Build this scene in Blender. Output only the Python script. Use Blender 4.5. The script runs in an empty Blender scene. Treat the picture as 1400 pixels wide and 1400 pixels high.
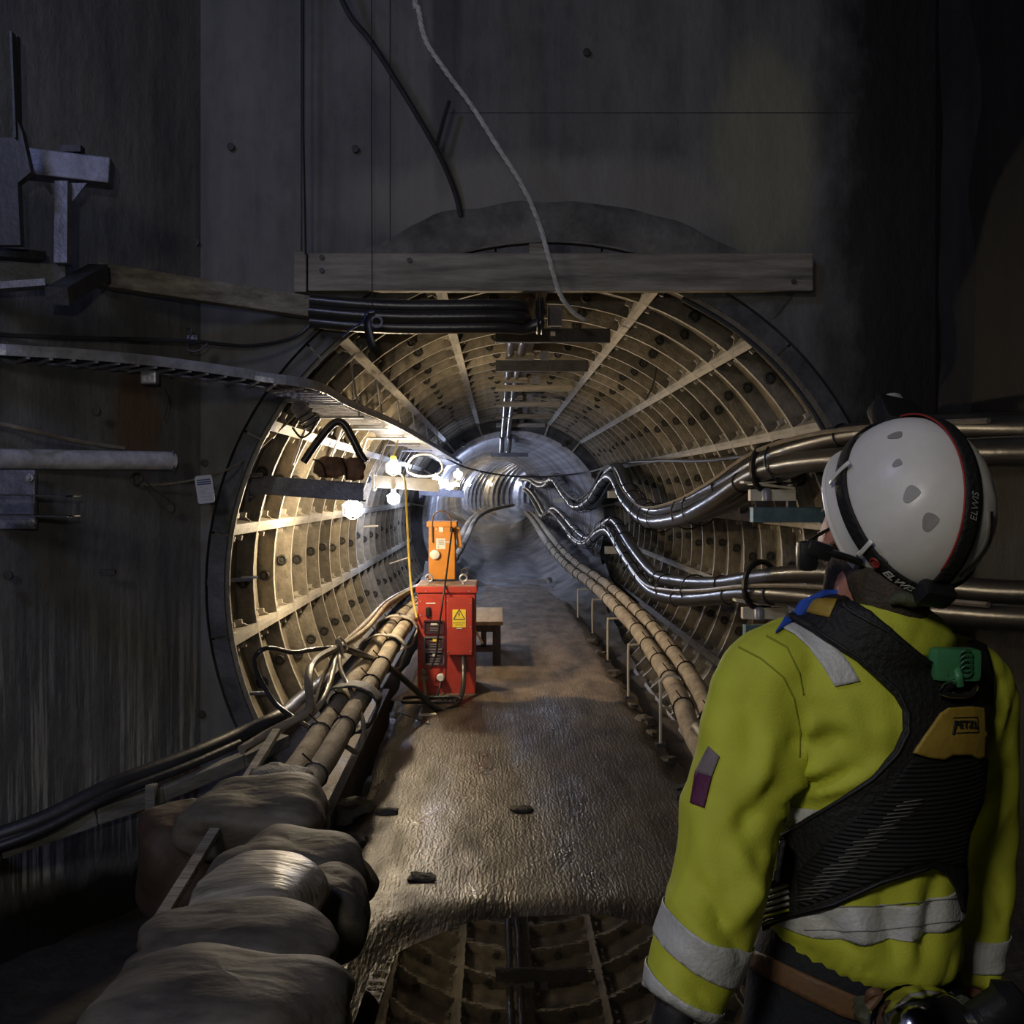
import bpy, bmesh, math, random
from math import pi, sin, cos, radians as R
from mathutils import Vector, Matrix, noise
from mathutils.bvhtree import BVHTree
random.seed(7)
sc = bpy.context.scene
COL = sc.collection

# ---------------------------------------------------------------- camera, world, light, exposure
CAMZ = 1.6
cam = bpy.data.cameras.new('camera')
co = bpy.data.objects.new('camera', cam); COL.objects.link(co)
co.location = (0, 0, CAMZ); co.rotation_euler = (pi/2, 0, 0)
cam.lens = 36; cam.sensor_width = 36; cam.shift_x = 0.015; cam.shift_y = -0.02
cam.clip_start = 0.05; cam.clip_end = 300
sc.camera = co
sc.view_settings.view_transform = 'Standard'; sc.view_settings.look = 'None'
sc.view_settings.exposure = 0.0; sc.view_settings.gamma = 1.0
sc.view_settings.use_curve_mapping = False
sc.cycles.max_bounces = 8; sc.cycles.diffuse_bounces = 4; sc.cycles.glossy_bounces = 4
sc.cycles.sample_clamp_indirect = 3.0
sc.cycles.use_denoising = True

w = bpy.data.worlds.new('world'); sc.world = w; w.use_nodes = True
w.node_tree.nodes['Background'].inputs[0].default_value = (0.55, 0.65, 1.0, 1)
w.node_tree.nodes['Background'].inputs[1].default_value = 0.008

def lamp(name, kind, loc, energy, color, size=0.1, target=None, spot=None, blend=0.3):
    d = bpy.data.lights.new(name, kind); d.energy = energy; d.color = color
    if kind in ('POINT', 'SPOT'): d.shadow_soft_size = size
    if kind == 'AREA': d.size = size
    if spot: d.spot_size = R(spot); d.spot_blend = blend
    o = bpy.data.objects.new(name, d); COL.objects.link(o); o.location = loc
    if target is not None:
        o.rotation_euler = (Vector(target) - Vector(loc)).to_track_quat('-Z', 'Y').to_euler()
    return o

# head torch of the person taking the picture, unseen area fills added behind and above for worker and left wall
lamp('head_torch', 'SPOT', (-0.15, -0.1, 1.85), 60, (1.0, 0.98, 0.93), 0.03, (-0.9, 6.0, 2.6), 63, 0.35)
lamp('shaft_fill', 'AREA', (-1.5, -1.6, 3.3), 42, (1.0, 0.95, 0.85), 0.6, (0.6, 1.6, 1.3))
lamp('shaft_fill', 'AREA', (-2.6, 0.6, 4.8), 40, (0.50, 0.56, 1.0), 0.7, (-1.8, 5.5, 1.5))

def W(px, py, Y):
    return Vector(((px - 679) * Y / 1400, Y, CAMZ - (py - 672) * Y / 1400))

# ---------------------------------------------------------------- materials
MATS = {}
def mat(name, col, rough=0.6, metal=0.0, var=0.25, scale=8, bump=0.15, bscale=60, stretch=(1, 1, 1), col2=None,
        spec=0.5, emit=None, estr=0, randv=0.0, rvar=0.0, coat=0.0):
    if name in MATS: return MATS[name]
    m = bpy.data.materials.new(name); m.use_nodes = True
    nt = m.node_tree; N = nt.nodes; L = nt.links
    b = N['Principled BSDF']
    b.inputs['Roughness'].default_value = rough; b.inputs['Metallic'].default_value = metal
    b.inputs['Specular IOR Level'].default_value = spec
    b.inputs['Coat Weight'].default_value = coat
    if emit:
        b.inputs['Emission Color'].default_value = (*emit, 1); b.inputs['Emission Strength'].default_value = estr
    tc = N.new('ShaderNodeTexCoord'); mp = N.new('ShaderNodeMapping'); mp.inputs['Scale'].default_value = stretch
    L.new(tc.outputs['Object'], mp.inputs[0])
    n1 = N.new('ShaderNodeTexNoise'); n1.inputs['Scale'].default_value = scale; n1.inputs['Detail'].default_value = 6
    n1.inputs['Roughness'].default_value = 0.65
    L.new(mp.outputs[0], n1.inputs['Vector'])
    rp = N.new('ShaderNodeValToRGB'); rp.color_ramp.elements[0].position = 0.32; rp.color_ramp.elements[1].position = 0.68
    c2 = col2 or tuple(min(1, c * (1 + var)) for c in col)
    c1 = tuple(c * (1 - var) for c in col)
    rp.color_ramp.elements[0].color = (*c1, 1); rp.color_ramp.elements[1].color = (*c2, 1)
    L.new(n1.outputs['Fac'], rp.inputs[0])
    out = rp.outputs[0]
    if randv:
        oi = N.new('ShaderNodeObjectInfo'); mr = N.new('ShaderNodeMapRange')
        mr.inputs['To Min'].default_value = 1 - randv; mr.inputs['To Max'].default_value = 1 + randv
        L.new(oi.outputs['Random'], mr.inputs[0])
        mx = N.new('ShaderNodeVectorMath'); mx.operation = 'SCALE'
        L.new(out, mx.inputs[0]); L.new(mr.outputs[0], mx.inputs['Scale']); out = mx.outputs[0]
    L.new(out, b.inputs['Base Color'])
    if rvar:
        mr2 = N.new('ShaderNodeMapRange'); mr2.inputs['From Min'].default_value = .3; mr2.inputs['From Max'].default_value = .7
        mr2.inputs['To Min'].default_value = rough - rvar; mr2.inputs['To Max'].default_value = rough + rvar
        L.new(n1.outputs['Fac'], mr2.inputs[0]); L.new(mr2.outputs[0], b.inputs['Roughness'])
    if bump:
        n2 = N.new('ShaderNodeTexNoise'); n2.inputs['Scale'].default_value = bscale; n2.inputs['Detail'].default_value = 4
        L.new(mp.outputs[0], n2.inputs['Vector'])
        bp = N.new('ShaderNodeBump'); bp.inputs['Strength'].default_value = bump; bp.inputs['Distance'].default_value = 0.01
        L.new(n2.outputs['Fac'], bp.inputs['Height']); L.new(bp.outputs[0], b.inputs['Normal'])
    MATS[name] = m
    return m

def concrete_mat(name, base, dark, drip=None, drip_z=(0, 1), stains_and_light=(), zdark=None):
    """board marked concrete: vertical streaks, blotches, optional white lime drips, patches of stain or painted light and shade (centre, radius, colour)"""
    m = bpy.data.materials.new(name); m.use_nodes = True
    nt = m.node_tree; N = nt.nodes; L = nt.links; b = N['Principled BSDF']
    b.inputs['Roughness'].default_value = 0.75
    tc = N.new('ShaderNodeTexCoord')
    def noise_(sc_, st, det=6, rgh=.6):
        mp = N.new('ShaderNodeMapping'); mp.inputs['Scale'].default_value = st; L.new(tc.outputs['Object'], mp.inputs[0])
        n = N.new('ShaderNodeTexNoise'); n.inputs['Scale'].default_value = sc_; n.inputs['Detail'].default_value = det
        n.inputs['Roughness'].default_value = rgh; L.new(mp.outputs[0], n.inputs['Vector']); return n.outputs['Fac']
    def ramp(src, p0, p1):
        r = N.new('ShaderNodeMapRange'); r.inputs['From Min'].default_value = p0; r.inputs['From Max'].default_value = p1
        L.new(src, r.inputs[0]); return r.outputs[0]
    def mix(fac, a, bb):
        x = N.new('ShaderNodeMix'); x.data_type = 'RGBA'
        if isinstance(fac, float): x.inputs[0].default_value = fac
        else: L.new(fac, x.inputs[0])
        for s, v in ((x.inputs[6], a), (x.inputs[7], bb)):
            if isinstance(v, tuple): s.default_value = (*v, 1)
            else: L.new(v, s)
        return x.outputs[2]
    def mul(a, c):
        x = N.new('ShaderNodeMath'); x.operation = 'MULTIPLY'; L.new(a, x.inputs[0])
        if isinstance(c, float): x.inputs[1].default_value = c
        else: L.new(c, x.inputs[1])
        return x.outputs[0]
    streak = noise_(1.6, (2.2, 2.2, .22)); blotch = noise_(1.3, (1, 1, 1)); fine = noise_(14, (1, 1, .5))
    c = mix(ramp(streak, .38, .62), dark, base)
    c = mix(mul(ramp(blotch, .45, .75), .6), c, tuple(x * 1.35 for x in base))
    c = mix(mul(ramp(fine, .5, .8), .35), c, tuple(x * .5 for x in dark))
    sep = N.new('ShaderNodeSeparateXYZ'); L.new(tc.outputs['Object'], sep.inputs[0])
    if drip:
        d = ramp(noise_(11, (3.0, 3.0, .10), 8, .7), .48, .58)
        lo = ramp(sep.outputs['Z'], drip_z[0], drip_z[0] + .06); hi = ramp(sep.outputs['Z'], drip_z[1], drip_z[1] - 1.4)
        d = mul(mul(d, lo), hi)
        d = mul(d, ramp(noise_(1.1, (1.6, 1.6, .5)), .36, .50))
        c = mix(mul(d, .9), c, drip)
    for cen, rad, scol, amt in stains_and_light:
        vm = N.new('ShaderNodeVectorMath'); vm.operation = 'SUBTRACT'; L.new(tc.outputs['Object'], vm.inputs[0]); vm.inputs[1].default_value = cen
        sm = N.new('ShaderNodeVectorMath'); sm.operation = 'DIVIDE'; L.new(vm.outputs[0], sm.inputs[0]); sm.inputs[1].default_value = rad
        ln = N.new('ShaderNodeVectorMath'); ln.operation = 'LENGTH'; L.new(sm.outputs[0], ln.inputs[0])
        ad = N.new('ShaderNodeMath'); ad.operation = 'ADD'; L.new(ln.outputs['Value'], ad.inputs[0])
        L.new(mul(noise_(3.5, (1, 1, .6)), .9), ad.inputs[1])
        c = mix(mul(ramp(ad.outputs[0], 1.5, 1.1), amt), c, scol)
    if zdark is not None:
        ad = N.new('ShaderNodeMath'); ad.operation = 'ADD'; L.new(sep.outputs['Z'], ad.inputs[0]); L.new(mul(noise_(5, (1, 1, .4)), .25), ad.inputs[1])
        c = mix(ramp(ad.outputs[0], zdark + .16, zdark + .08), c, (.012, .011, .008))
    L.new(c, b.inputs['Base Color'])
    bp = N.new('ShaderNodeBump'); bp.inputs['Strength'].default_value = .5; bp.inputs['Distance'].default_value = .03
    h = N.new('ShaderNodeMath'); h.operation = 'ADD'; L.new(noise_(9, (1, 1, .6), 8), h.inputs[0]); L.new(streak, h.inputs[1])
    L.new(h.outputs[0], bp.inputs['Height']); L.new(bp.outputs[0], b.inputs['Normal'])
    MATS[name] = m
    return m

# ---------------------------------------------------------------- objects, things, parts
WO = {}
def setp(o, label=None, cat=None, group=None, kind=None):
    if label: o['label'] = label
    if cat: o['category'] = cat
    if group: o['group'] = group
    if kind: o['kind'] = kind
    return o
def thing(name, label, cat, loc, group=None, kind=None):
    o = bpy.data.objects.new(name, None); COL.objects.link(o); o.location = loc; o.empty_display_size = .1
    WO[o.name] = Vector(loc)
    return setp(o, label, cat, group, kind)

def catmull(pts, n=6, closed=False):
    pts = [Vector(p) for p in pts]; out = []; m = len(pts)
    if m < 3: 
        return [pts[0].lerp(pts[-1], i / n) for i in range(n + 1)]
    rng = range(m) if closed else range(m - 1)
    for i in rng:
        g = (lambda k: pts[k % m]) if closed else (lambda k: pts[max(0, min(m - 1, k))])
        p0, p1, p2, p3 = g(i - 1), g(i), g(i + 1), g(i + 2)
        for s in range(n):
            t = s / n
            out.append(.5 * ((2 * p1) + (-p0 + p2) * t + (2 * p0 - 5 * p1 + 4 * p2 - p3) * t * t + (-p0 + 3 * p1 - 3 * p2 + p3) * t ** 3))
    if not closed: out.append(pts[-1])
    return out

class MB:
    def __init__(s): s.v = []; s.f = []
    def add(s, vs, fs):
        b = len(s.v); s.v += [Vector(x) for x in vs]; s.f += [tuple(i + b for i in f) for f in fs]; return s
    def box(s, c, size, rot=None, bev=0.0):
        x, y, z = [k / 2 for k in size]; c = Vector(c)
        if bev > 0:
            bm = bmesh.new(); bmesh.ops.create_cube(bm, size=1)
            for q in bm.verts: q.co = Vector((q.co.x * size[0], q.co.y * size[1], q.co.z * size[2]))
            bmesh.ops.bevel(bm, geom=bm.edges[:], offset=bev, segments=2, affect='EDGES', profile=.6)
            bm.verts.index_update()
            vs = [q.co.copy() for q in bm.verts]; fs = [[q.index for q in f.verts] for f in bm.faces]; bm.free()
        else:
            vs = [Vector((a * x, b_ * y, d * z)) for a in (-1, 1) for b_ in (-1, 1) for d in (-1, 1)]
            fs = [(0, 1, 3, 2), (4, 6, 7, 5), (0, 4, 5, 1), (2, 3, 7, 6), (0, 2, 6, 4), (1, 5, 7, 3)]
        if rot is not None: vs = [rot @ q for q in vs]
        return s.add([q + c for q in vs], fs)
    def beam(s, a, b, wd, ht, up=(0, 0, 1), bev=0.0):
        a = Vector(a); b = Vector(b); d = (b - a); Ln = d.length; d.normalize()
        u = Vector(up); x = d.cross(u).normalized(); z = x.cross(d).normalized()
        M = Matrix((x, d, z)).transposed()
        return s.box((a + b) / 2, (wd, Ln, ht), M, bev)
    def tube(s, pts, r, seg=8, caps=True, closed=False, rfun=None, flat=None):
        pts = [Vector(p) for p in pts]; n = len(pts); rings = []
        t0 = (pts[1] - pts[0]).normalized(); up = Vector((0, 0, 1)) if abs(t0.z) < .9 else Vector((1, 0, 0))
        x = t0.cross(up).normalized()
        vs = []
        for i, p in enumerate(pts):
            if closed: t = (pts[(i + 1) % n] - pts[i - 1])
            else: t = pts[min(i + 1, n - 1)] - pts[max(i - 1, 0)]
            if t.length < 1e-9: t = t0
            t.normalize(); x = (x - t * x.dot(t))
            if x.length < 1e-6: x = t.orthogonal()
            x.normalize(); y = t.cross(x)
            rr = r if rfun is None else r * rfun(i / max(1, n - 1))
            for k in range(seg):
                a = 2 * pi * k / seg
                q = x * cos(a) * rr + y * sin(a) * rr * (flat or 1)
                vs.append(p + q)
        fs = []
        for i in range(n if closed else n - 1):
            for k in range(seg):
                a = i * seg + k; b = i * seg + (k + 1) % seg; c = ((i + 1) % n) * seg + (k + 1) % seg; d = ((i + 1) % n) * seg + k
                fs.append((a, b, c, d))
        if caps and not closed:
            fs.append(tuple(range(seg - 1, -1, -1))); fs.append(tuple((n - 1) * seg + k for k in range(seg)))
        return s.add(vs, fs)
    def rod(s, a, b, r, seg=10): return s.tube([a, b], r, seg)
    def torus(s, c, R_, r, normal=(0, 1, 0), seg=16, ts=6):
        nrm = Vector(normal).normalized(); x = nrm.orthogonal().normalized(); y = nrm.cross(x)
        return s.tube([Vector(c) + x * cos(2 * pi * k / seg) * R_ + y * sin(2 * pi * k / seg) * R_ for k in range(seg)], r, ts, closed=True)
    def lathe(s, prof, c, axis=(0, 0, 1), seg=16):
        ax = Vector(axis).normalized(); x = ax.orthogonal().normalized(); y = ax.cross(x); c = Vector(c)
        vs = []
        for (r_, h) in prof:
            for k in range(seg):
                a = 2 * pi * k / seg; vs.append(c + ax * h + x * cos(a) * r_ + y * sin(a) * r_)
        fs = []
        for i in range(len(prof) - 1):
            for k in range(seg):
                fs.append((i * seg + k, i * seg + (k + 1) % seg, (i + 1) * seg + (k + 1) % seg, (i + 1) * seg + k))
        fs.append(tuple(range(seg - 1, -1, -1))); fs.append(tuple((len(prof) - 1) * seg + k for k in range(seg)))
        return s.add(vs, fs)
    def grid(s, fn, nu, nv):
        vs = [fn(i / nu, j / nv) for j in range(nv + 1) for i in range(nu + 1)]
        fs = [(j * (nu + 1) + i, j * (nu + 1) + i + 1, (j + 1) * (nu + 1) + i + 1, (j + 1) * (nu + 1) + i) for j in range(nv) for i in range(nu)]
        return s.add(vs, fs)
    def build(s, name, m, parent=None, smooth=False, label=None, cat=None, group=None, kind=None, origin=None):
        me = bpy.data.meshes.new(name)
        if parent is not None: off = WO[parent.name]
        elif origin is not None: off = Vector(origin)
        else:
            xs = [q.x for q in s.v]; ys = [q.y for q in s.v]; zs = [q.z for q in s.v]
            off = Vector(((min(xs) + max(xs)) / 2, (min(ys) + max(ys)) / 2, min(zs)))
        me.from_pydata([tuple(q - off) for q in s.v], [], s.f)
        bm = bmesh.new(); bm.from_mesh(me); bmesh.ops.recalc_face_normals(bm, faces=bm.faces[:]); bm.to_mesh(me); bm.free()
        me.materials.append(MATS[m] if isinstance(m, str) else m)
        if smooth:
            for p in me.polygons: p.use_smooth = True
            try: me.set_sharp_from_angle(angle=R(45))
            except Exception: pass
        o = bpy.data.objects.new(name, me); COL.objects.link(o)
        if parent is not None: o.parent = parent
        else: o.location = off
        WO[o.name] = off.copy()
        return setp(o, label, cat, group, kind)

def nz(p, s=1.0, seed=0): return noise.noise(Vector((p[0] * s + seed, p[1] * s + seed * 1.7, p[2] * s - seed)))

# ---------------------------------------------------------------- palette
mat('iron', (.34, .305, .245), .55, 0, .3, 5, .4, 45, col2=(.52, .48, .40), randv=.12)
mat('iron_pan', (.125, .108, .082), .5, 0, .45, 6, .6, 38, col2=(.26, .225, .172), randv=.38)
mat('iron_dark', (.05, .05, .055), .6, 0, .5, 6, .5, 40)
mat('far_lining', (.28, .29, .33), .42, .2, .35, 7, .4, 40, col2=(.48, .49, .54), randv=.3)
mat('plug', (.035, .032, .028), .6, 0, .3)
mat('rubber', (.030, .027, .025), .30, 0, .35, 3, .15, 30, spec=.6)
mat('rubber_dull', (.03, .03, .034), .45, 0, .3, 5, .2, 30)
mat('steel', (.15, .155, .20), .5, .3, .4, 9, .4, 50)
mat('steel_dark', (.045, .045, .05), .55, .2, .4, 9, .4, 50)
mat('galv', (.36, .36, .40), .38, .35, .3, 12, .2, 60)
mat('timber', (.20, .175, .135), .75, 0, .5, 5, .7, 30, stretch=(.35, 2, 3.5), col2=(.36, .32, .265))
mat('timber_dark', (.05, .047, .045), .7, 0, .5, 6, .6, 30, stretch=(.25, 2, 5))
mat('hessian', (.34, .27, .18), .8, 0, .35, 8, .6, 70, col2=(.50, .42, .31))
mat('hessian_far', (.27, .25, .24), .75, 0, .35, 8, .6, 50, col2=(.42, .38, .34))
mat('sandbag', (.075, .063, .050), .65, 0, .5, 3, .3, 22, stretch=(1, 2, 2), col2=(.165, .14, .11))
mat('sandbag_light', (.24, .21, .155), .4, 0, .45, 5, .5, 14, stretch=(.6, 5, 3), col2=(.48, .43, .34))
mat('paint_red', (.40, .042, .026), .42, 0, .18, 9, .1, 60)
mat('paint_orange', (.58, .22, .02), .45, 0, .15, 9, .1, 60)
mat('black_plastic', (.012, .012, .013), .4, 0, .2)
mat('white_plastic', (.70, .68, .62), .5, 0, .12)
mat('grey_cable', (.20, .17, .13), .42, 0, .3, 8, .15)
mat('yellow_cable', (.62, .45, .10), .5, 0, .2)
mat('cream', (.60, .54, .42), .6, 0, .15)
mat('teal_steel', (.12, .19, .20), .5, .2, .3, 8, .3)
mat('muddy', (.15, .145, .13), .7, 0, .5, 5, .6, 30, stretch=(.5, .5, 2))
mat('rim_iron', (.06, .06, .066), .7, 0, .5, 5, .7, 25, col2=(.12, .12, .125))
mat('dirt', (.035, .03, .024), .8, 0, .5, 6, .9, 30)
mat('mud', (.12, .10, .075), .6, 0, .5, 4, .9, 25, rvar=.15)
# ================================================================ THE SETTING
AX, AZ = 0.304, 1.05           # tunnel axis
R1, RI = 2.0, 1.87             # lining: outer, inner edge of the flanges
Y0, RING, NR = 6.0, 0.60, 21
Y1 = Y0 + NR * RING            # 18.6, end of the large tunnel

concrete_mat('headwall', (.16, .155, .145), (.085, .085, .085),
             stains_and_light=[((1.55, 5.9, 3.5), (.35, .6, .75), (.27, .265, .17), .6), ((.3, 5.9, 3.3), (1.4, .5, .28), (.27, .25, .21), .55),  # first patch paints the greenish lit area into the wall colour
                     ((2.6, 5.9, 3.0), (.75, 1.5, 4.0), (.014, .012, .010), .93), ((-.3, 5.9, 4.2), (.10, .5, .9), (.04, .04, .04), .6)])  # near-black patch paints the unlit right side into the wall colour
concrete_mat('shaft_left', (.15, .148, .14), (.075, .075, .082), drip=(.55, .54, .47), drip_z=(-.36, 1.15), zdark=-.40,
             stains_and_light=[((-1.95, 5.5, 2.0), (.10, 1, .35), (.11, .05, .02), .7), ((-1.75, 5.8, -.05), (.12, 1, .12), (.14, .05, .02), .7)])
concrete_mat('shaft_right', (.012, .011, .010), (.005, .005, .004), stains_and_light=[((2.4, 5.0, 2.7), (.12, .5, .6), (.12, .11, .09), .4)])

# headwall with the round opening
mb = MB(); n = 96; YF = 5.95
xl, xr, zb, zt = -1.72, 2.55, -1.2, 9.0
ri, ro = [], []
for k in range(n):
    a = 2 * pi * k / n; dx, dz = sin(a), cos(a)
    ri.append(Vector((AX + R1 * dx, YF, AZ + R1 * dz)))
    ts = []
    if dx > 1e-6: ts.append((xr - AX) / dx)
    if dx < -1e-6: ts.append((xl - AX) / dx)
    if dz > 1e-6: ts.append((zt - AZ) / dz)
    if dz < -1e-6: ts.append((zb - AZ) / dz)
    t = max(min(ts), R1 + .02); ro.append(Vector((AX + t * dx, YF, AZ + t * dz)))
rev = [p + Vector((0, .12, 0)) for p in ri]
vs = ri + ro + rev
fs = []
for k in range(n):
    j = (k + 1) % n
    fs.append((k, j, n + j, n + k)); fs.append((k, j, 2 * n + j, 2 * n + k))
mb.add(vs, fs)
# corner fill above, behind the outer polygon
mb.add([(xl, YF + .005, 3), (xr, YF + .005, 3), (xr, YF + .005, zt), (xl, YF + .005, zt)], [(0, 1, 2, 3)]) if False else None
corners = [(xr, zt), (xl, zt), (xr, zb), (xl, zb)]
for cx, cz in corners:
    # triangle from the corner to the two nearest polygon points each side
    cand = sorted(range(n), key=lambda k: (ro[k].x - cx) ** 2 + (ro[k].z - cz) ** 2)
    k0 = cand[0]
    on = [k for k in range(n) if abs(ro[k].x - cx) < 1e-4]; on2 = [k for k in range(n) if abs(ro[k].z - cz) < 1e-4]
    if on and on2:
        a_ = min(on, key=lambda k: abs(ro[k].z - cz)); b_ = min(on2, key=lambda k: abs(ro[k].x - cx))
        mb.add([ro[a_], (cx, YF, cz), ro[b_]], [(0, 1, 2)])
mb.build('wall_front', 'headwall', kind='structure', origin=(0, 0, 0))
# patched mortar band round the crown of the opening
mat('mortar', (.10, .097, .09), .8, 0, .5, 4, 1.0, 22, col2=(.19, .18, .16))
def arc_band(ra, rb, a0, a1, n=60, seed=0, yf=5.93):
    m_ = MB()
    def fn(u, v):
        a = R(a0 + (a1 - a0) * u); rr = ra + (rb - ra) * v
        rr += (nz((u * 9, v, seed), 1.0) * .05 if v > .5 else 0)
        return Vector((AX + rr * sin(a), yf + (.02 if v in (0, 1) else 0) - abs(nz((u * 20, v * 4, seed))) * .02, AZ + rr * cos(a)))
    m_.grid(fn, n, 4); return m_
arc_band(2.01, 2.24, -38, 40).build('trim_1', 'mortar', kind='structure', smooth=True, origin=(0, 0, 0))
# formwork joints: shallow raised ribs on the wall
mb = MB(); mb.box((-1.135, 5.945, 5.2), (.008, .02, 4.4)); mb.box((-.62, 5.948, 5.6), (.003, .02, 5.2)); mb.box((.9, 5.9495, 3.80), (2.4, .003, .006))
mb.build('trim_2', 'steel_dark', kind='structure', origin=(0, 0, 0))

def wall(name, pts, m):
    mb = MB()
    for (a, b) in zip(pts[:-1], pts[1:]):
        def fn(u, v):
            p = Vector(a).lerp(Vector(b), u); return Vector((p.x, p.y, -1.2 + 10.2 * v))
        mb.grid(fn, 4, 20)
    return mb.build(name, m, kind='structure', origin=(0, 0, 0))
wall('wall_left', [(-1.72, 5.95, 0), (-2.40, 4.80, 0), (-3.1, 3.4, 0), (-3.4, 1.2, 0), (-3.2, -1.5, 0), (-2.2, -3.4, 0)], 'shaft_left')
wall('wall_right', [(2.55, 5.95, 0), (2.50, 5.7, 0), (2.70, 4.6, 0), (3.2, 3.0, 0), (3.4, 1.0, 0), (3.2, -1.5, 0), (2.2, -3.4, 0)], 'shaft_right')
wall('wall_back', [(-2.2, -3.4, 0), (2.2, -3.4, 0)], 'shaft_left')
mb = MB(); mb.box((0, 1.2, 9.05), (9, 11, .1)); mb.build('ceiling', 'dirt', kind='structure', origin=(0, 0, 0))
# rough pilaster of black rock-like concrete at the right
mb = MB()
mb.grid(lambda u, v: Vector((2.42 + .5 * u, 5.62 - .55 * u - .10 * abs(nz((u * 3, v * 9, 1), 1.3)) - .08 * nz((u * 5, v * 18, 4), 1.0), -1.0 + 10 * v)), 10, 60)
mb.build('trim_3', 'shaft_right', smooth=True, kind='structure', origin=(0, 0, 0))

# ---------------------------------------------------------------- big tunnel lining: every pan is a part with its grout plug
lining = thing('wall_tunnel', 'bolted cast iron ribbed tunnel lining of pans and flanges', None, (AX, 0, AZ), kind='structure')
H = RING / 2; TF, TL = .018, .032
pan = MB(); A = R(10)
def P(a, r_, y): return Vector((r_ * sin(a), y, r_ * cos(a)))
NS = 5
for j in range(NS):     # skin
    a0 = -A + 2 * A * j / NS; a1 = -A + 2 * A * (j + 1) / NS
    pan.add([P(a0, R1 - .02, -H), P(a1, R1 - .02, -H), P(a1, R1 - .02, H), P(a0, R1 - .02, H)], [(0, 1, 2, 3)])
    for s in (-1, 1):   # circumferential flanges
        ya, yb = s * H, s * (H - TF)
        pan.add([P(a0, R1 - .02, ya), P(a1, R1 - .02, ya), P(a1, RI, ya), P(a0, RI, ya), P(a0, R1 - .02, yb), P(a1, R1 - .02, yb), P(a1, RI, yb), P(a0, RI, yb)],
                [(0, 1, 2, 3), (4, 5, 6, 7), (3, 2, 6, 7)])
for s in (-1, 1):       # longitudinal flanges
    t = s * TL / RI
    q = [P(s * A, R1 - .02, -H), P(s * A, RI, -H), P(s * A, RI, H), P(s * A, R1 - .02, H), P(s * A - t, R1 - .02, -H), P(s * A - t, RI, -H), P(s * A - t, RI, H), P(s * A - t, R1 - .02, H)]
    pan.add(q, [(0, 1, 2, 3), (4, 5, 6, 7), (1, 2, 6, 5)])
    for gy in (-.17, .17):      # gussets
        w_ = .009
        c0 = s * A - t; c1 = s * (A - R(2.6))
        pts = [P(c0, R1 - .02, gy - w_), P(c1, R1 - .02, gy - w_), P(c0, RI + .02, gy - w_), P(c0, R1 - .02, gy + w_), P(c1, R1 - .02, gy + w_), P(c0, RI + .02, gy + w_)]
        pan.add(pts, [(0, 1, 2), (3, 4, 5), (1, 2, 5, 4)])
    for by in (-.09, .09):      # bolt heads on the flange
        pan.box(P(s * A - t * 2.2, RI + .055, by), (.03, .03, .03), Matrix.Rotation(s * A, 3, 'Y'))
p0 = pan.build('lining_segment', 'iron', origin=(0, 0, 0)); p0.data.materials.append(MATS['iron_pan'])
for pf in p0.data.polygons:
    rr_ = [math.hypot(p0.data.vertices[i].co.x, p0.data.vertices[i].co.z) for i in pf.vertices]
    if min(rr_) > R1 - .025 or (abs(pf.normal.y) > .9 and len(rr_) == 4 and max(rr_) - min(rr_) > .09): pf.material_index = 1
pm = p0.data; bpy.data.objects.remove(p0)
pl = MB(); pl.torus((0, H - TF - .006, R1 - .068), .030, .011, (0, 1, 0), 12, 5); pl.lathe([(.016, 0), (.016, .02)], (0, H - TF, R1 - .068), (0, -1, 0), 6)
q0 = pl.build('flange_bolt', 'plug', origin=(0, 0, 0)); qm = q0.data; bpy.data.objects.remove(q0)
cnt = 0
for r_ in range(NR):
    for k in list(range(-6, 7)) + ([7] if r_ < 13 else []):
        th = 20 * k + 10 - 20 * (k > 0) * 0
        th = 20 * k - 10 if k > 0 else 20 * k + 10 if k < 0 else None
        if th is None: continue
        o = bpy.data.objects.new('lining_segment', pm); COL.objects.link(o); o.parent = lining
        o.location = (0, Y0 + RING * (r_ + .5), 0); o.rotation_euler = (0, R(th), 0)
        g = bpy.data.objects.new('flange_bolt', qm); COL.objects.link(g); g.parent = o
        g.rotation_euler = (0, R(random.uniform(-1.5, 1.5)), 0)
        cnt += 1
# dark face ring at the mouth, in blocks
for k in range(-7, 8):
    a0, a1 = R(k * 18 - 8.8), R(k * 18 + 8.8); m_ = MB()
    def fr(u, v):
        a = a0 + (a1 - a0) * u; rr = 1.895 + .095 * v; return Vector((AX + rr * sin(a), 5.985 + .006 * nz((u * 3, v * 3, k)), AZ + rr * cos(a)))
    m_.grid(fr, 8, 2); o = m_.build('face_block', 'rim_iron', lining); o.modifiers.new('s', 'SOLIDIFY').thickness = .012
# lowest pans, mostly buried below the walkway: joined
mb = MB()
for s in (-1, 1):
    for k in range(NR):
        y = Y0 + RING * (k + .5)
        for a0 in ((120, 140), (140, 160), (160, 180)):
            if s == 1 and a0[0] == 120 and k < 13: continue
            a, b = R(s * a0[0]), R(s * a0[1])
            mb.add([P(a, R1 - .02, y - H) + Vector((AX, 0, AZ)), P(b, R1 - .02, y - H) + Vector((AX, 0, AZ)), P(b, R1 - .02, y + H) + Vector((AX, 0, AZ)), P(a, R1 - .02, y + H) + Vector((AX, 0, AZ))], [(0, 1, 2, 3)])
mb.build('buried_lining', 'iron_dark', lining, kind='stuff')

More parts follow.
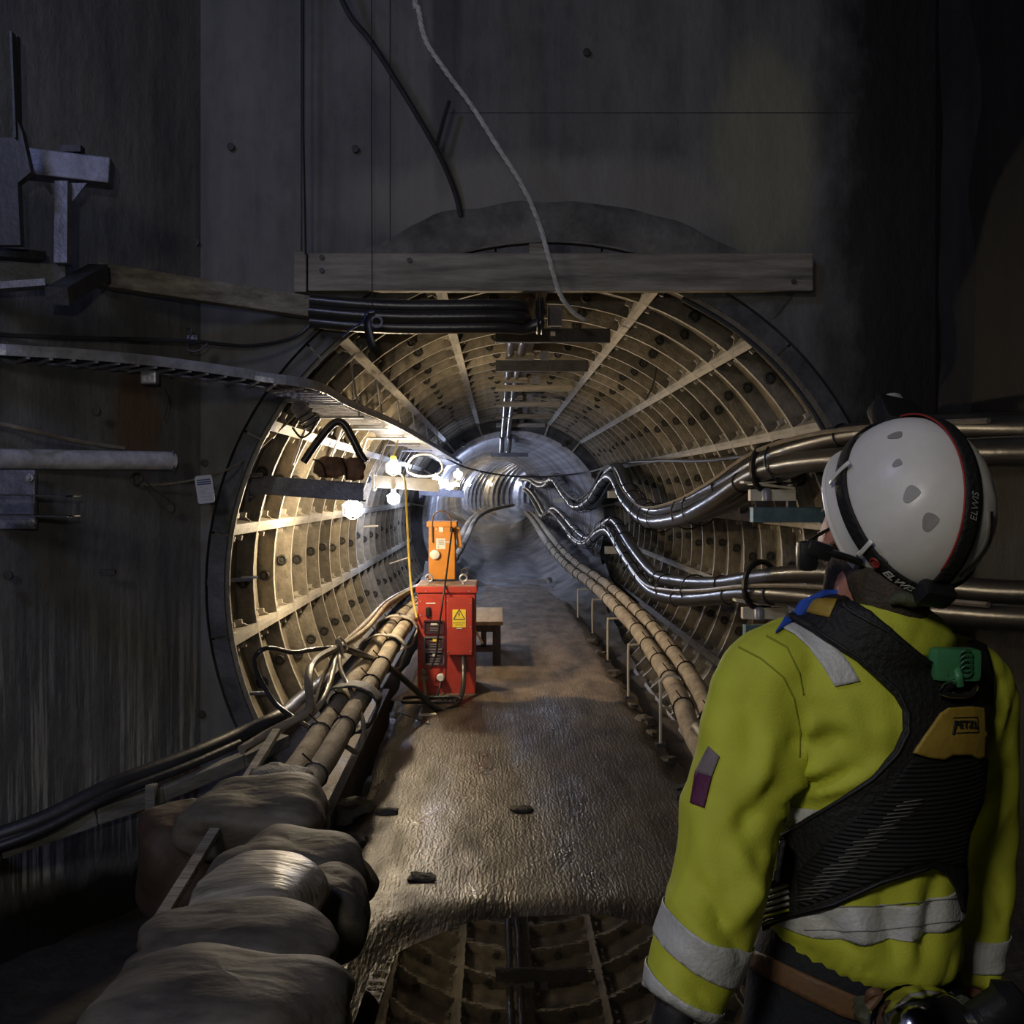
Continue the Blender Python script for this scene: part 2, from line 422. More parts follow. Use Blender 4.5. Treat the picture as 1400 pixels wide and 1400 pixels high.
# ---------------------------------------------------------------- step down to the small tunnel: dark annulus with radial plates
R2 = 1.66
mb = MB()
mb.grid(lambda u, v: Vector((AX + (R2 + (R1 - R2) * v) * sin(2 * pi * u), Y1 + .02 + .03 * nz((u * 30, v * 3, 3)), AZ + (R2 + (R1 - R2) * v) * cos(2 * pi * u))), 72, 4)
collar = mb.build('trim_4', 'iron_dark', kind='structure', origin=(0, 0, 0))
for th in (-60, -40, -20, 20, 40, 60, 80, -80):
    a = R(th); d = Vector((sin(a), 0, cos(a))); c = Vector((AX, Y1 - .03, AZ))
    MB().beam(c + d * R2, c + d * RI, .03, .05, up=(0, 1, 0)).build('collar_plate', 'iron', collar)
for th in (-33, 33, -62, 60):
    a = R(th); c = Vector((AX + (R2 + .02) * sin(a), Y1 - .05, AZ + (R2 + .02) * cos(a)))
    MB().lathe([(.05, -.06), (.05, .06)], c, (0, 1, 0), 10).build('collar_bolt', 'black_plastic', collar)

# centreline of the small tunnel (x, y, axis z)
def cl(s):
    """s = metres beyond Y1"""
    y = Y1; x = AX; z = AZ; h = 0.0; ds = .25; q = 0
    while q < s:
        if q < 8: h += -.0055 * ds
        elif q < 17: h += .003 * ds
        else: h += .050 * ds
        x += sin(h) * ds; y += cos(h) * ds; z += .010 * ds; q += ds
    return Vector((x, y, z)), h
CLT = [cl(i * .5) for i in range(0, 84)]
far = thing('wall_far_tunnel', 'smaller steel ribbed tunnel curving away to the right', None, (AX, Y1, AZ), kind='structure')
rg = MB(); n = 48; prof = []
yy = -.26
for k in range(2):
    prof += [(R2, yy), (R2, yy + .17), (R2 - .075, yy + .18), (R2 - .075, yy + .24)]; yy += .26
prof.append((R2, .26))
vs = [Vector((r_ * sin(2 * pi * j / n), y_, r_ * cos(2 * pi * j / n))) for (r_, y_) in prof for j in range(n)]
fs = [(i * n + j, i * n + (j + 1) % n, (i + 1) * n + (j + 1) % n, (i + 1) * n + j) for i in range(len(prof) - 1) for j in range(n)]
rg.add(vs, fs); r0 = rg.build('lining_ring', 'far_lining', smooth=False, origin=(0, 0, 0)); rm = r0.data; bpy.data.objects.remove(r0)
prof = [(R2 + .02, -.27), (R2 + .02, .0), (R2 - .10, .02), (R2 - .10, .14), (R2 + .02, .16), (R2 + .02, .27)]
rg = MB(); vs = [Vector((r_ * sin(2 * pi * j / n), y_, r_ * cos(2 * pi * j / n))) for (r_, y_) in prof for j in range(n)]
rg.add(vs, [(i * n + j, i * n + (j + 1) % n, (i + 1) * n + (j + 1) % n, (i + 1) * n + j) for i in range(len(prof) - 1) for j in range(n)])
r0 = rg.build('lining_ring', 'far_lining', origin=(0, 0, 0)); rm2 = r0.data; bpy.data.objects.remove(r0)
for i in range(len(CLT) - 1):
    c, h = CLT[i]; c2, h2 = CLT[i + 1]
    o = bpy.data.objects.new('lining_ring', rm2 if i > 22 else rm); COL.objects.link(o); o.parent = far
    o.location = (c + c2) / 2 - WO[far.name]; o.rotation_euler = (0, 0, -h)
# pale bulkhead panel on the inside of the bend
# ---------------------------------------------------------------- floors
m = mat('walkway', (.023, .019, .015), .44, 0, .45, 2.6, .6, 55, col2=(.070, .058, .045), rvar=.24, stretch=(1.6, .55, 1))
nt = m.node_tree   # longitudinal tamping grooves in the bump
N = nt.nodes; L = nt.links
wv = N.new('ShaderNodeTexWave'); wv.bands_direction = 'X'; wv.inputs['Scale'].default_value = 9; wv.inputs['Distortion'].default_value = 9
wv.inputs['Detail'].default_value = 3; wv.inputs['Detail Scale'].default_value = 3
tc = N.new('ShaderNodeTexCoord'); mp = N.new('ShaderNodeMapping'); mp.inputs['Scale'].default_value = (1, .12, 1)
L.new(tc.outputs['Object'], mp.inputs[0]); L.new(mp.outputs[0], wv.inputs['Vector'])
bp0 = [q for q in N if q.type == 'BUMP'][0]
bp1 = N.new('ShaderNodeBump'); bp1.inputs['Strength'].default_value = .12; bp1.inputs['Distance'].default_value = .01
L.new(wv.outputs['Fac'], bp1.inputs['Height']); L.new(bp0.outputs[0], bp1.inputs['Normal'])
L.new(bp1.outputs[0], N['Principled BSDF'].inputs['Normal'])
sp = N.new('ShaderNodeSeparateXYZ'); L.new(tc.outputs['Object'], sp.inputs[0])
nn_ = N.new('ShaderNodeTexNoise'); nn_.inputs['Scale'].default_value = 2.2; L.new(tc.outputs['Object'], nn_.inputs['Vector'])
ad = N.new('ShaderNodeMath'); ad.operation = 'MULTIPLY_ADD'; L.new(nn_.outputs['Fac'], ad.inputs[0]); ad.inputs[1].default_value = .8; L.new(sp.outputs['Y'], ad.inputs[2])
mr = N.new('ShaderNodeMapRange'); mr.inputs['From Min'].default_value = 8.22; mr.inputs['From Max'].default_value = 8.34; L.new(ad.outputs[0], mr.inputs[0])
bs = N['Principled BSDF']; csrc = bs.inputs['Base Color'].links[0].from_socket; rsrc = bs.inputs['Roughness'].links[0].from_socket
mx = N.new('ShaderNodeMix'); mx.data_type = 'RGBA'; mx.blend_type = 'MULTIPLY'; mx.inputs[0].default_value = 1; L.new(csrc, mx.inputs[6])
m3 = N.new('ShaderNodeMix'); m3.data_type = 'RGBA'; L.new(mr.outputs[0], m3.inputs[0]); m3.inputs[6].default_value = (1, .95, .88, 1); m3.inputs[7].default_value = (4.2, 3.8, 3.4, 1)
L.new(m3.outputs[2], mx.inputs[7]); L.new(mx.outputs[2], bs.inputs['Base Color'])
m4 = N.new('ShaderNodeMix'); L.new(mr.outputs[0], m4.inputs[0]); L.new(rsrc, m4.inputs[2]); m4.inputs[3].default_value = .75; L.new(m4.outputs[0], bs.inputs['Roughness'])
def edgeL(y): return -.70 + .05 * nz((0, y * 1.3, 0), 1, 3) - (.12 if y > 8.3 else 0)
def edgeR(y): return 1.09 + .09 * nz((0, y * 1.7, 5), 1, 9)
def floor_z(x, y):
    z = .012 * nz((x * 1.5, y * .8, 0), 1, 2) + .006 * nz((x * 9, y * 9, 0), 1, 5)
    if y < 4.4:     # hollow that holds the puddle
        d = max(0, 1 - ((x - .22) / .76) ** 4 - ((y - 2.9) / 1.10) ** 4)
        z -= .06 * min(1, d * 2.2)
    e = min(x - edgeL(y), edgeR(y) - x)
    if e < .12: z -= (.12 - max(e, -.1)) * .55
    return z
mb = MB()
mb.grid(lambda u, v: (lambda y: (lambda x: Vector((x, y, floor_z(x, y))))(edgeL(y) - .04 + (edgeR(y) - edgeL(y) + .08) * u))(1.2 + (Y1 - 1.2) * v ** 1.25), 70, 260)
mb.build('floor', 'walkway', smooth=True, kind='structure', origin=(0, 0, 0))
# far floor: bedding in the small tunnel
mat('far_floor', (.13, .13, .14), .6, 0, .45, 3, 1.0, 9, col2=(.25, .24, .24), rvar=.12)
mb = MB()
def ffn(u, v):
    s0 = -5.5 + v * 41.5; s = max(0, s0) * 2; i = int(s); f = s - i; c = CLT[i][0].lerp(CLT[min(i + 1, len(CLT) - 1)][0], f) + Vector((0, min(0, s0), 0)); h = CLT[i][1]
    x = (u - .5) * 2.9; ed = max(0, abs(x - .02) - .50); k_ = min(1, max(0, (s0 + 6) / 5))
    zz = c.z - 1.05 + .006 * max(s0, 0) - .05 * (1 - k_) + k_ * (.55 * ed ** 1.2 + .06 * ed * sin(s0 * 5 + 3 * nz((x * 2, s0, 1)))) + .05 * k_ * nz((x * 3, s0 * 2.2, 0)) * (.3 + abs(x)) + .022 * nz((x * 8, s0 * 5, 3)) * (.3 + k_) - .45 * max(0, 1 - (s0 + 5.5) / 2.2) * min(1, ed * 2)
    return Vector((c.x + cos(h) * x, c.y - sin(h) * x, zz))
mb.grid(ffn, 36, 420); mb.build('floor_1', 'far_floor', smooth=True, kind='structure', origin=(0, 0, 0))
# rough ground under and beside the walkway, and the shaft bottom
mb = MB()
def gfn(u, v):
    x = -3.6 + 7.4 * u; y = -3.5 + 9.45 * v
    z = -.36 - .30 * min(1, max(0, (-.95 - x) / .5)) + .05 * nz((x * 1.3, y * 1.3, 0)) + .02 * nz((x * 6, y * 6, 1))
    if x > 0.9: z += min(.30, (x - .9) * .8)
    return Vector((x, y, z))
mb.grid(gfn, 70, 80); mb.build('floor_2', 'dirt', smooth=True, kind='structure', origin=(0, 0, 0))
mb = MB()
def sfn(x0, x1):
    def f(u, v):
        y = 5.95 + (Y1 - 5.95) * v; x = x0 + (x1 - x0) * u
        return Vector((x, y, -.22 + .07 * nz((x * 4, y * 2, 0)) + .03 * nz((x * 12, y * 9, 2)) + (.12 * (x - 1.0) if x > 1 else 0) + .26 * max(0, min(1, (y - 11) / 6))))
    return f
mb.grid(sfn(-1.3, -.6), 10, 90); mb.grid(lambda u, v: sfn(.9, 1.55)(u, v) - Vector((0, 0, .22 * (1 - min(1, max(0, (5.95 + (Y1 - 5.95) * v - 11) / 4))))), 14, 90); mb.build('floor_3', 'mud', smooth=True, kind='structure', origin=(0, 0, 0))
# puddle
mat('water', (.012, .010, .008), .015, 0, .1, 3, .02, 8, spec=.6)
mb = MB(); ring = []
for k in range(64):
    a = 2 * pi * k / 64; f = 1 + .10 * nz((cos(a) * 2, sin(a) * 2, 0), 1, 11)
    ring.append(Vector((.22 + .66 * f * math.copysign(abs(cos(a)) ** .75, cos(a)), 2.90 + 1.02 * f * math.copysign(abs(sin(a)) ** .8, sin(a)), -.022)))
mb.add(ring + [Vector((.24, 3.0, -.022))], [(k, (k + 1) % 64, 64) for k in range(64)])
mb.build('puddle', 'water', label='still dark puddle across the walkway mirroring the tunnel crown', cat='puddle')
# dark timber kerb along the left of the walkway
mb = MB(); mb.beam((-.80, 3.5, -.13), (-.86, 8.0, -.11), .05, .34, bev=.006)
mb.build('trim_5', 'timber_dark', kind='structure', origin=(0, 0, 0))
mb = MB(); mb.beam((-.92, 8.05, -.11), (-.98, 18.5, -.11), .05, .34, bev=.006)
mb.build('trim_6', 'timber_dark', kind='structure', origin=(0, 0, 0))
# ================================================================ LAMPS
WARM = (1.0, .80, .52); COOL = (.62, .72, 1.0)
def bulb_mat(name, c, s):
    m = bpy.data.materials.new(name); m.use_nodes = True; b = m.node_tree.nodes['Principled BSDF']
    b.inputs['Base Color'].default_value = (.9, .9, .9, 1); b.inputs['Emission Color'].default_value = (*c, 1); b.inputs['Emission Strength'].default_value = s
    MATS[name] = m
bulb_mat('glow_warm', WARM, 800); bulb_mat('glow_cool', COOL, 480); bulb_mat('glow_far', (.72, .78, 1.0), 330); bulb_mat('glow_farwarm', (1, .78, .45), 200)
mat('cage_yellow', (.75, .5, .05), .4, 0, .1)
def basket_lamp(loc, glow, label, r=.05, cage=None, group=None, flip=False):
    x, y, z = loc; t = thing('festoon_lamp', label, 'lamp', (x, y, z), group)
    MB().lathe([(.012, .045), (r * .8, .04), (r, 0), (r * .85, -.05), (r * .3, -.062)][::-1], (x, y, z), (0, 0, 1), 14).build('bulb', glow, t, True)
    c = MB(); c.lathe([(.018, .105), (.028, .10), (.028, .05), (.012, .045)][::-1], (x, y, z), (0, 0, 1), 12); c.build('lamp_holder', cage or 'white_plastic', t, True)
    g = MB()
    for k in range(6):
        a = 2 * pi * k / 6; d = Vector((cos(a), sin(a), 0))
        g.tube([Vector((x, y, z + .055)) + d * .02, Vector((x, y, z + .02)) + d * (r + .016), Vector((x, y, z - .05)) + d * (r + .012), Vector((x, y, z - .085)) + d * .01], .0022, 4)
    g.torus((x, y, z), r + .018, .0025, (0, 0, 1), 14, 4); g.build('lamp_cage', cage or 'white_plastic', t)
    return t
LA = W(482, 694, 7.35); basket_lamp(LA, 'glow_warm', 'bright warm lamp fixed under the end of the nearest black bracket arm', .055)
LB = W(538, 638, 9.6); basket_lamp(LB, 'glow_warm', 'warm lamp in a yellow cage hanging above the cream bracket arm', .055, 'cage_yellow')
MB().tube(catmull([LB + Vector((0, 0, .10)), LB + Vector((.02, 0, .16)), LB + Vector((.05, .1, .32))], 4), .006, 6).build('lamp_flex', 'yellow_cable', label='short yellow flex holding up the yellow caged lamp', cat='flex')
LC = W(538, 680, 11.6); basket_lamp(LC, 'glow_cool', 'bluish white lamp hanging below the cream bracket arm', .055)
fl = [((597, 656), 15.5, 'first of the distant bluish white lamps on the left side'), ]
basket_lamp(W(597, 656, 15.8), 'glow_cool', 'dazzling bluish white lamp at the mouth of the small tunnel', .06)
basket_lamp(W(626, 648, 19.6), 'glow_cool', 'bluish white lamp just inside the small tunnel, nearest of its row', .07)
# row along the outside (left) wall of the small tunnel: built where the wall is
rows = [3.5, 6, 8.5, 11, 13.5, 16, 18.5, 21, 24, 27]
for i, s in enumerate(rows):
    c, h = cl(s); nx = Vector((cos(h), -sin(h), 0))
    p = c - nx * (1.30) + Vector((0, 0, .62))
    warm = i in (3, 5, 6, 8)
    basket_lamp(p, 'glow_farwarm' if warm else 'glow_far', 'small distant lamp in the row along the wall of the small tunnel', .055, group='lamps of the small tunnel')

# ================================================================ STEEL BRACKET ARMS, LEFT
def arm(a, b, m, label, wd=.10, ht=.11):
    a = Vector(a); b = Vector(b); t = thing('bracket_arm', label, 'bracket', a)
    d = (b - a).normalized(); u = Vector((0, 0, 1))
    MB().beam(a, b, .012, ht, bev=.002).build('web', m, t)
    f = MB()
    for s in (-1, 1): f.beam(a + Vector((0, wd / 2, s * ht / 2)), b + Vector((0, wd / 2, s * ht / 2)), wd, .010)
    f.build('flange', m, t)
    pl_ = MB(); pl_.box(a + Vector((-.01, .03, 0)), (.02, .16, .22)); 
    for s in (-1, 1): pl_.lathe([(.014, 0), (.014, .03)], a + Vector((0, -.02, s * .08)), (1, 0, 0), 6)
    pl_.build('end_plate', m, t)
    return t
arm(W(342, 662, 6.55), W(497, 673, 6.55), 'steel', 'long dark steel bracket arm nearest the tunnel mouth, over the bright lamp')
arm(W(512, 658, 11.6), W(600, 664, 11.6), 'cream', 'cream lit bracket arm behind the yellow caged lamp', ht=.13)
arm(W(575, 672, 16.8), W(634, 676, 16.8), 'steel', 'small far bracket arm under the bluish lamps')
# thick cable arched over a sack on the nearest arm
mb = MB(); pts = [W(415, 632, 6.5), W(428, 612, 6.5), W(445, 590, 6.5), W(458, 578, 6.5), W(470, 580, 6.5), W(482, 600, 6.5), W(493, 622, 6.5), W(500, 632, 6.5)]
mb.tube(catmull(pts, 6), .026, 10); o = mb.build('cable_arch', 'rubber', smooth=True, label='thick black cable bent in an arch over the nearest bracket arm', cat='cable')
mat('rust_canvas', (.16, .07, .035), .7, 0, .5, 9, .6, 40, col2=(.28, .16, .10))
def blob(name, c, size, m, label=None, cat=None, seed=0, amp=.18, rot=0, group=None, freq=2.2, nu=36, nv=22, sq=.6, parent=None):
    mb = MB(); cx, cy, cz = c; Rz = Matrix.Rotation(rot, 3, 'Z')
    def se(t, e): return math.copysign(abs(t) ** e, t)
    vs = []
    for j in range(nv + 1):
        ph = -pi / 2 + pi * j / nv
        for i in range(nu):
            th = 2 * pi * i / nu
            d = Vector((se(cos(ph), sq) * se(cos(th), sq), se(cos(ph), sq) * se(sin(th), sq), se(sin(ph), .8)))
            f = 1 + amp * nz(d, freq, seed) + amp * .16 * nz(d, freq * 2.4, seed + 5)
            # wrinkles running across
            f += amp * .20 * (.25 - abs(nz((d.x * 1.2 + d.y * 2, d.y * 6, d.z * 1.5), 1, seed + 9)))
            p = Vector((d.x * size[0] / 2 * f, d.y * size[1] / 2 * f, d.z * size[2] / 2 * f))
            vs.append(Rz @ p + Vector(c))
    fs = [(j * nu + i, j * nu + (i + 1) % nu, (j + 1) * nu + (i + 1) % nu, (j + 1) * nu + i) for j in range(nv) for i in range(nu)]
    mb.add(vs, fs)
    return mb.build(name, m, parent, True, label, cat, group)
t = thing('canvas_bag', 'rusty brown canvas bag slumped on the nearest bracket arm', 'bag', W(462, 655, 6.5))
blob('bag_body', W(452, 639, 6.52), (.20, .14, .13), 'rust_canvas', seed=3, parent=t, sq=.45)
blob('bag_flap', W(484, 641, 6.52), (.13, .13, .14), 'rust_canvas', seed=6, parent=t, sq=.5)
s_ = MB(); s_.tube(catmull([W(428, 628, 6.43), W(440, 634, 6.42), W(446, 652, 6.43)], 5), .006, 5); s_.tube(catmull([W(466, 626, 6.43), W(473, 640, 6.42), W(474, 656, 6.43)], 5), .012, 6, flat=.4); s_.build('bag_strap', 'black_plastic', t)
# white hose loop, yellow cable
c = W(581, 642, 9.8); mb = MB(); mb.tube([c + Vector((.17 * cos(a), .05 * sin(a * 2), .15 * sin(a) * (1 if sin(a) > 0 else .45))) for a in [2 * pi * k / 40 for k in range(40)]], .011, 8, closed=True)
mb.build('hose_loop', 'white_plastic', smooth=True, label='white looped hose hanging beside the yellow caged lamp', cat='hose')
mb = MB(); mb.tube(catmull([W(541, 646, 9.55), W(553, 656, 9.3), W(556, 700, 9.0), W(559, 760, 8.7), W(563, 810, 8.3), W(570, 845, 8.02)], 8), .010, 8)
mb.build('yellow_cable', 'yellow_cable', smooth=True, label='yellow cable running down from the caged lamp to the red cabinet', cat='cable')

# thin rods and steel ties on the left lining
for (a, b) in ((W(497, 720, 8.3), W(517, 719, 8.3)), (W(533, 771, 10.), W(560, 762, 10.)), (W(330, 790, 6.3), W(352, 789, 6.3))):
    MB().rod(a, b, .009).build('tie_rod', 'galv', label='short bright steel rod sticking out of the left lining', cat='rod', group='rods in the left lining')
for (px, py, Y) in ((296, 652, 6.1), (282, 795, 6.02), (303, 950, 6.05)):
    t = thing('segment_clamp', {652: 'dark clamp on the left lining edge level with the bracket arm', 795: 'dark bolt clamp at mid height of the left lining edge', 950: 'dark clamp low on the left lining edge'}[py], 'clamp', W(px, py, Y))
    MB().box(W(px + 12, py, Y), (.10, .06, .05), bev=.008).build('clamp_body', 'steel_dark', t)
    MB().rod(W(px, py, Y), W(px + 62, py - 3, Y + .15), .012).build('clamp_bolt', 'steel', t)
    MB().torus(W(px - 2, py, Y), .03, .01, (0, 1, 0)).build('clamp_ring', 'steel_dark', t)

# ================================================================ CABLE TRAY (top left)
tray_pts = [W(-420, 435, 3.55), W(-60, 488, 4.7), W(0, 492, 4.82), W(110, 498, 5.05), W(220, 508, 5.35), W(330, 523, 5.6), W(400, 536, 5.78), Vector((-1.10, 6.6, 2.14)), Vector((-.98, 8.5, 2.13)), Vector((-.90, 12, 2.12)), Vector((-.82, 16, 2.10)), Vector((-.78, 18.5, 2.08))]
tp = catmull(tray_pts, 8)
tr = thing('cable_tray', 'long galvanised mesh cable tray running along the left wall into the tunnel', 'cable tray', tp[0])
WT = .15
def side(i):
    t_ = (tp[min(i + 1, len(tp) - 1)] - tp[max(i - 1, 0)]).normalized(); return Vector((t_.y, -t_.x, 0)).normalized()
for s in (-1, 1):
    MB().tube([p + side(i) * s * WT + Vector((0, 0, .03)) for i, p in enumerate(tp)], .010, 6, flat=3.0).build('side_rail', 'galv', tr)
acc = 0; rungs = 0
L_ = [0]
for i in range(1, len(tp)): L_.append(L_[-1] + (tp[i] - tp[i - 1]).length)
s = 0.1
rb = MB()
while s < L_[-1]:
    i = max(k for k in range(len(L_)) if L_[k] <= s); i = min(i, len(tp) - 2)
    f = (s - L_[i]) / (L_[i + 1] - L_[i]); p = tp[i].lerp(tp[i + 1], f); n_ = side(i)
    MB().beam(p - n_ * WT, p + n_ * WT, .016, .012).build('rung', 'galv', tr)
    s += .10 if s < 5 else .16
for j in range(6):
    MB().tube([p + side(i) * (-.10 + j * .04) + Vector((0, 0, .02 + .01 * (j % 2))) for i, p in enumerate(tp)], .011, 6).build('tray_cable', 'grey_cable' if j % 2 else 'rubber_dull', smooth=True, label=None, cat='cable', group='cables laid in the tray')
for o in [o for o in COL.objects if o.name.startswith('tray_cable')]: o['label'] = 'long cable lying in the mesh tray along the left wall'
# tray hanger struts inside the tunnel
for k, y in enumerate((6.9, 8.2, 9.6, 11.0, 12.6, 14.4)):
    x = -1.10 + (y - 6.6) * .018
    t = thing('tray_hanger', ['nearest', 'second', 'third', 'fourth', 'fifth', 'farthest'][k] + ' steel strut frame hanging the cable tray from the left lining', 'bracket', (x, y, 2.1), 'hangers of the cable tray')
    MB().rod((x - .17, y, 2.10), (x + .2, y, 2.10), .012).build('cross_bar', 'galv', t)
    MB().rod((x + .17, y, 2.10), (x + .10, y, 2.55), .008).build('hanger_rod', 'galv', t)
    MB().rod((x - .17, y, 2.10), (x - .02 - .27, y + .05, 1.78), .010).build('brace', 'galv', t)
# catenary cable from the tray to the right wall, far end
mb = MB(); mb.tube(catmull([Vector((-.80, 15.5, 2.12)), W(640, 640, 17.5), W(690, 650, 18), W(745, 652, 17.8), W(800, 646, 17), W(848, 634, 14.5), W(900, 630, 11), W(960, 630, 8.5), W(1030, 622, 7.2), W(1130, 610, 6.1)], 8), .016, 7)
mb.build('slung_cable', 'rubber', smooth=True, label='black cable slung from the tray across the tunnel to the right wall', cat='cable')
# sleeve/pipe end with wire, by the tray corner
t = thing('pipe_stub', 'short grey pipe stub wrapped in wire under the cable tray corner', 'pipe', W(418, 570, 6.3))
MB().tube([W(408, 556, 6.2), W(424, 578, 6.35)], .052, 14).build('stub_body', 'galv', t, True)
s_ = MB()
for k in range(4): s_.torus(W(410 + k * 5, 560 + k * 6, 6.25), .062, .005, (.5, .3, -.8), 16, 5)
s_.tube(catmull([W(400, 585, 6.25), W(412, 598, 6.2), W(425, 590, 6.25), W(432, 575, 6.3)], 6), .007, 5)
s_.build('wire_wrap', 'rubber_dull', t)

# ================================================================ LEFT WALL STEEL AND PIPES
# conduits
mb = MB(); mb.tube(catmull([W(-420, 388, 3.6), W(-40, 452, 4.7), W(60, 460, 4.9), W(120, 462, 5.1), W(255, 466, 5.4), W(340, 473, 5.65), W(400, 462, 5.8), W(428, 440, 5.82)], 7), .011, 7)
mb.build('wall_cable', 'rubber_dull', smooth=True, label='single dark cable clipped across the left wall above the tray', cat='cable')
t = thing('wall_clip', 'small cable clip with a wire tail on the left wall', 'clip', W(262, 466, 5.42))
MB().box(W(264, 465, 5.5), (.06, .05, .05), bev=.01).build('clip_body', 'steel', t)
MB().tube(catmull([W(256, 450, 5.42), W(262, 452, 5.4), W(256, 476, 5.42), W(270, 480, 5.42), W(284, 470, 5.42)], 5), .005, 5).build('wire_tail', 'rubber_dull', t)
# heavy pipe bundle along the left wall, across the headwall, turning into the crown
base = [W(425, 424, 5.74), W(480, 429, 5.72), W(560, 432, 5.72), W(680, 431, 5.74), W(716, 433, 5.80)]
for j, (dz, dy, lab) in enumerate(((.055, 0, 'upper black pipe of the bundle slung under the timber beam'), (-.01, -.03, 'middle black pipe of the bundle slung under the timber beam'), (-.065, .0, 'lower black pipe of the bundle slung under the timber beam'))):
    pts = [p + Vector((0, dy, dz)) for p in base]
    if j == 0: end = [Vector((.10, 6.0, 2.66)), Vector((.115, 6.6, 2.80)), Vector((.12, 9, 2.84)), Vector((.12, 13, 2.84)), Vector((.11, 18.4, 2.60))]
    elif j == 1: end = [Vector((.17, 6.0, 2.64)), Vector((.215, 6.6, 2.80)), Vector((.215, 9, 2.84)), Vector((.21, 13, 2.84)), Vector((.21, 18.4, 2.60))]
    else: end = [W(740, 441, 5.8)]
    MB().tube(catmull(pts + end, 8), .036, 12).build('black_pipe', 'rubber', smooth=True, label=lab, cat='pipe')
mb = MB()
for px in (735, 741):
    mb.torus(W(px, 432, 5.74), .10, .008, (1, 0, 0), 16, 5)
mb.build('pipe_strap', 'black_plastic', label='black straps round the pipe bundle beneath the timber beam', cat='strap')
# pale timber wale on the left wall (in front of it), with the steel seat
mb = MB(); mb.beam(W(132, 376, 5.22), W(432, 422, 5.84), .10, .12, bev=.01)
mb.build('timber_rail', 'timber', label='weathered timber rail sloping along the left wall to the beam corner', cat='timber')
t = thing('steel_post', 'blue grey steel tee post bracket high on the left wall', 'bracket', W(88, 362, 4.55))
MB().beam(W(27, 223, 4.55), W(153, 238, 4.62), .12, .115, bev=.006).build('cap_beam', 'steel', t)
MB().beam(W(88, 250, 4.55), W(87, 362, 4.55), .06, .075, up=(0, 1, 0), bev=.004).build('stem', 'steel', t)
g = MB()
for s in (-1, 1):
    a = W(88, 250, 4.56); g.add([a + Vector((s * .03, 0, 0)), a + Vector((s * .10, 0, 0)), a + Vector((s * .03, 0, -.09)), a + Vector((s * .03, .012, 0)), a + Vector((s * .10, .012, 0)), a + Vector((s * .03, .012, -.09))], [(0, 1, 2), (3, 4, 5), (0, 1, 4, 3), (1, 2, 5, 4)])
g.build('gusset', 'steel', t)
MB().box(W(98, 205, 4.6), (.10, .05, .03)).build('cap_plate', 'steel_dark', t)
t = thing('steel_waler', 'heavy dark steel channel frame at the left edge under the tee post', 'steel frame', W(60, 400, 4.5))
MB().beam(W(-60, 342, 4.5), W(58, 352, 4.75), .10, .04).build('top_flange', 'steel_dark', t)
MB().beam(W(-60, 375, 4.45), W(90, 378, 4.6), .06, .10).build('web', 'steel_dark', t)
MB().beam(W(78, 405, 4.3), W(135, 372, 4.9), .09, .075).build('cross_channel', 'steel_dark', t)
MB().beam(W(-30, 395, 4.4), W(62, 388, 4.5), .10, .03).build('lower_flange', 'steel', t)
t = thing('hanging_sling', 'black webbing sling hanging down the far left edge', 'sling', W(20, 260, 4.3))
MB().beam(W(17, 45, 4.3), W(23, 190, 4.3), .010, .035, up=(0, 1, 0)).build('sling_strap', 'rubber_dull', t)
MB().beam(W(24, 50, 4.34), W(27, 190, 4.34), .010, .03, up=(0, 1, 0)).build('sling_strap', 'rubber_dull', t)
mb = MB(); mb.add([W(-40, 188, 4.3), W(16, 188, 4.3), W(22, 160, 4.3), (W(30, 180, 4.3)), W(42, 235, 4.3), W(24, 250, 4.3), W(28, 335, 4.3), W(-40, 335, 4.3)] , [tuple(range(8))])
vs0 = list(mb.v); mb.add([q + Vector((0, .04, 0)) for q in vs0], [tuple(range(8))]); mb.f += [(k, (k + 1) % 8, 8 + (k + 1) % 8, 8 + k) for k in range(8)]
mb.build('sling_plate', 'rubber_dull', t)
# bright horizontal pipe
t = thing('wall_pipe', 'shiny galvanised pipe stub ending against the left wall', 'pipe', W(100, 645, 5.2))
MB().tube([W(-420, 609, 3.55), W(-60, 627, 4.72), W(236, 630, 5.55)], .050, 24).build('pipe_body', mat('zinc', (.60, .60, .66), .30, .25, .35, 14, .2, 60), t, True)
MB().torus(W(237, 630, 5.56), .052, .010, (.9, .3, 0), 24, 6).build('pipe_collar', 'steel', t)
t = thing('wall_bracket', 'pale bolted bracket with a dark box section arm at the left edge', 'bracket', W(20, 722, 4.8))
MB().box(W(12, 683, 4.86), (.26, .03, .28), bev=.006).build('back_plate', 'steel', t)
for (px, py) in ((43, 653), (45, 714)):
    b = MB(); b.lathe([(.020, 0), (.020, -.02), (.010, -.021), (.010, -.035)][::-1], W(px, py, 4.84), (0, 1, 0), 6); b.build('bolt', 'galv', t, label='hex bolt on the pale plate')
bx = MB()
a0, b0 = W(44, 690, 4.78), W(102, 692, 4.42)
for dz, hh in ((.045, .006), (-.045, .006)): bx.beam(W(-20, 690, 4.6) + Vector((0, 0, dz)), W(100, 692, 4.6) + Vector((0, 0, dz)), .16, hh)
bx.beam(W(100, 692, 4.53), W(100, 692, 4.69), .006, .095); bx.beam(W(44, 690, 4.53), W(44, 690, 4.69), .006, .095)
bx.build('box_section', 'steel_dark', t)
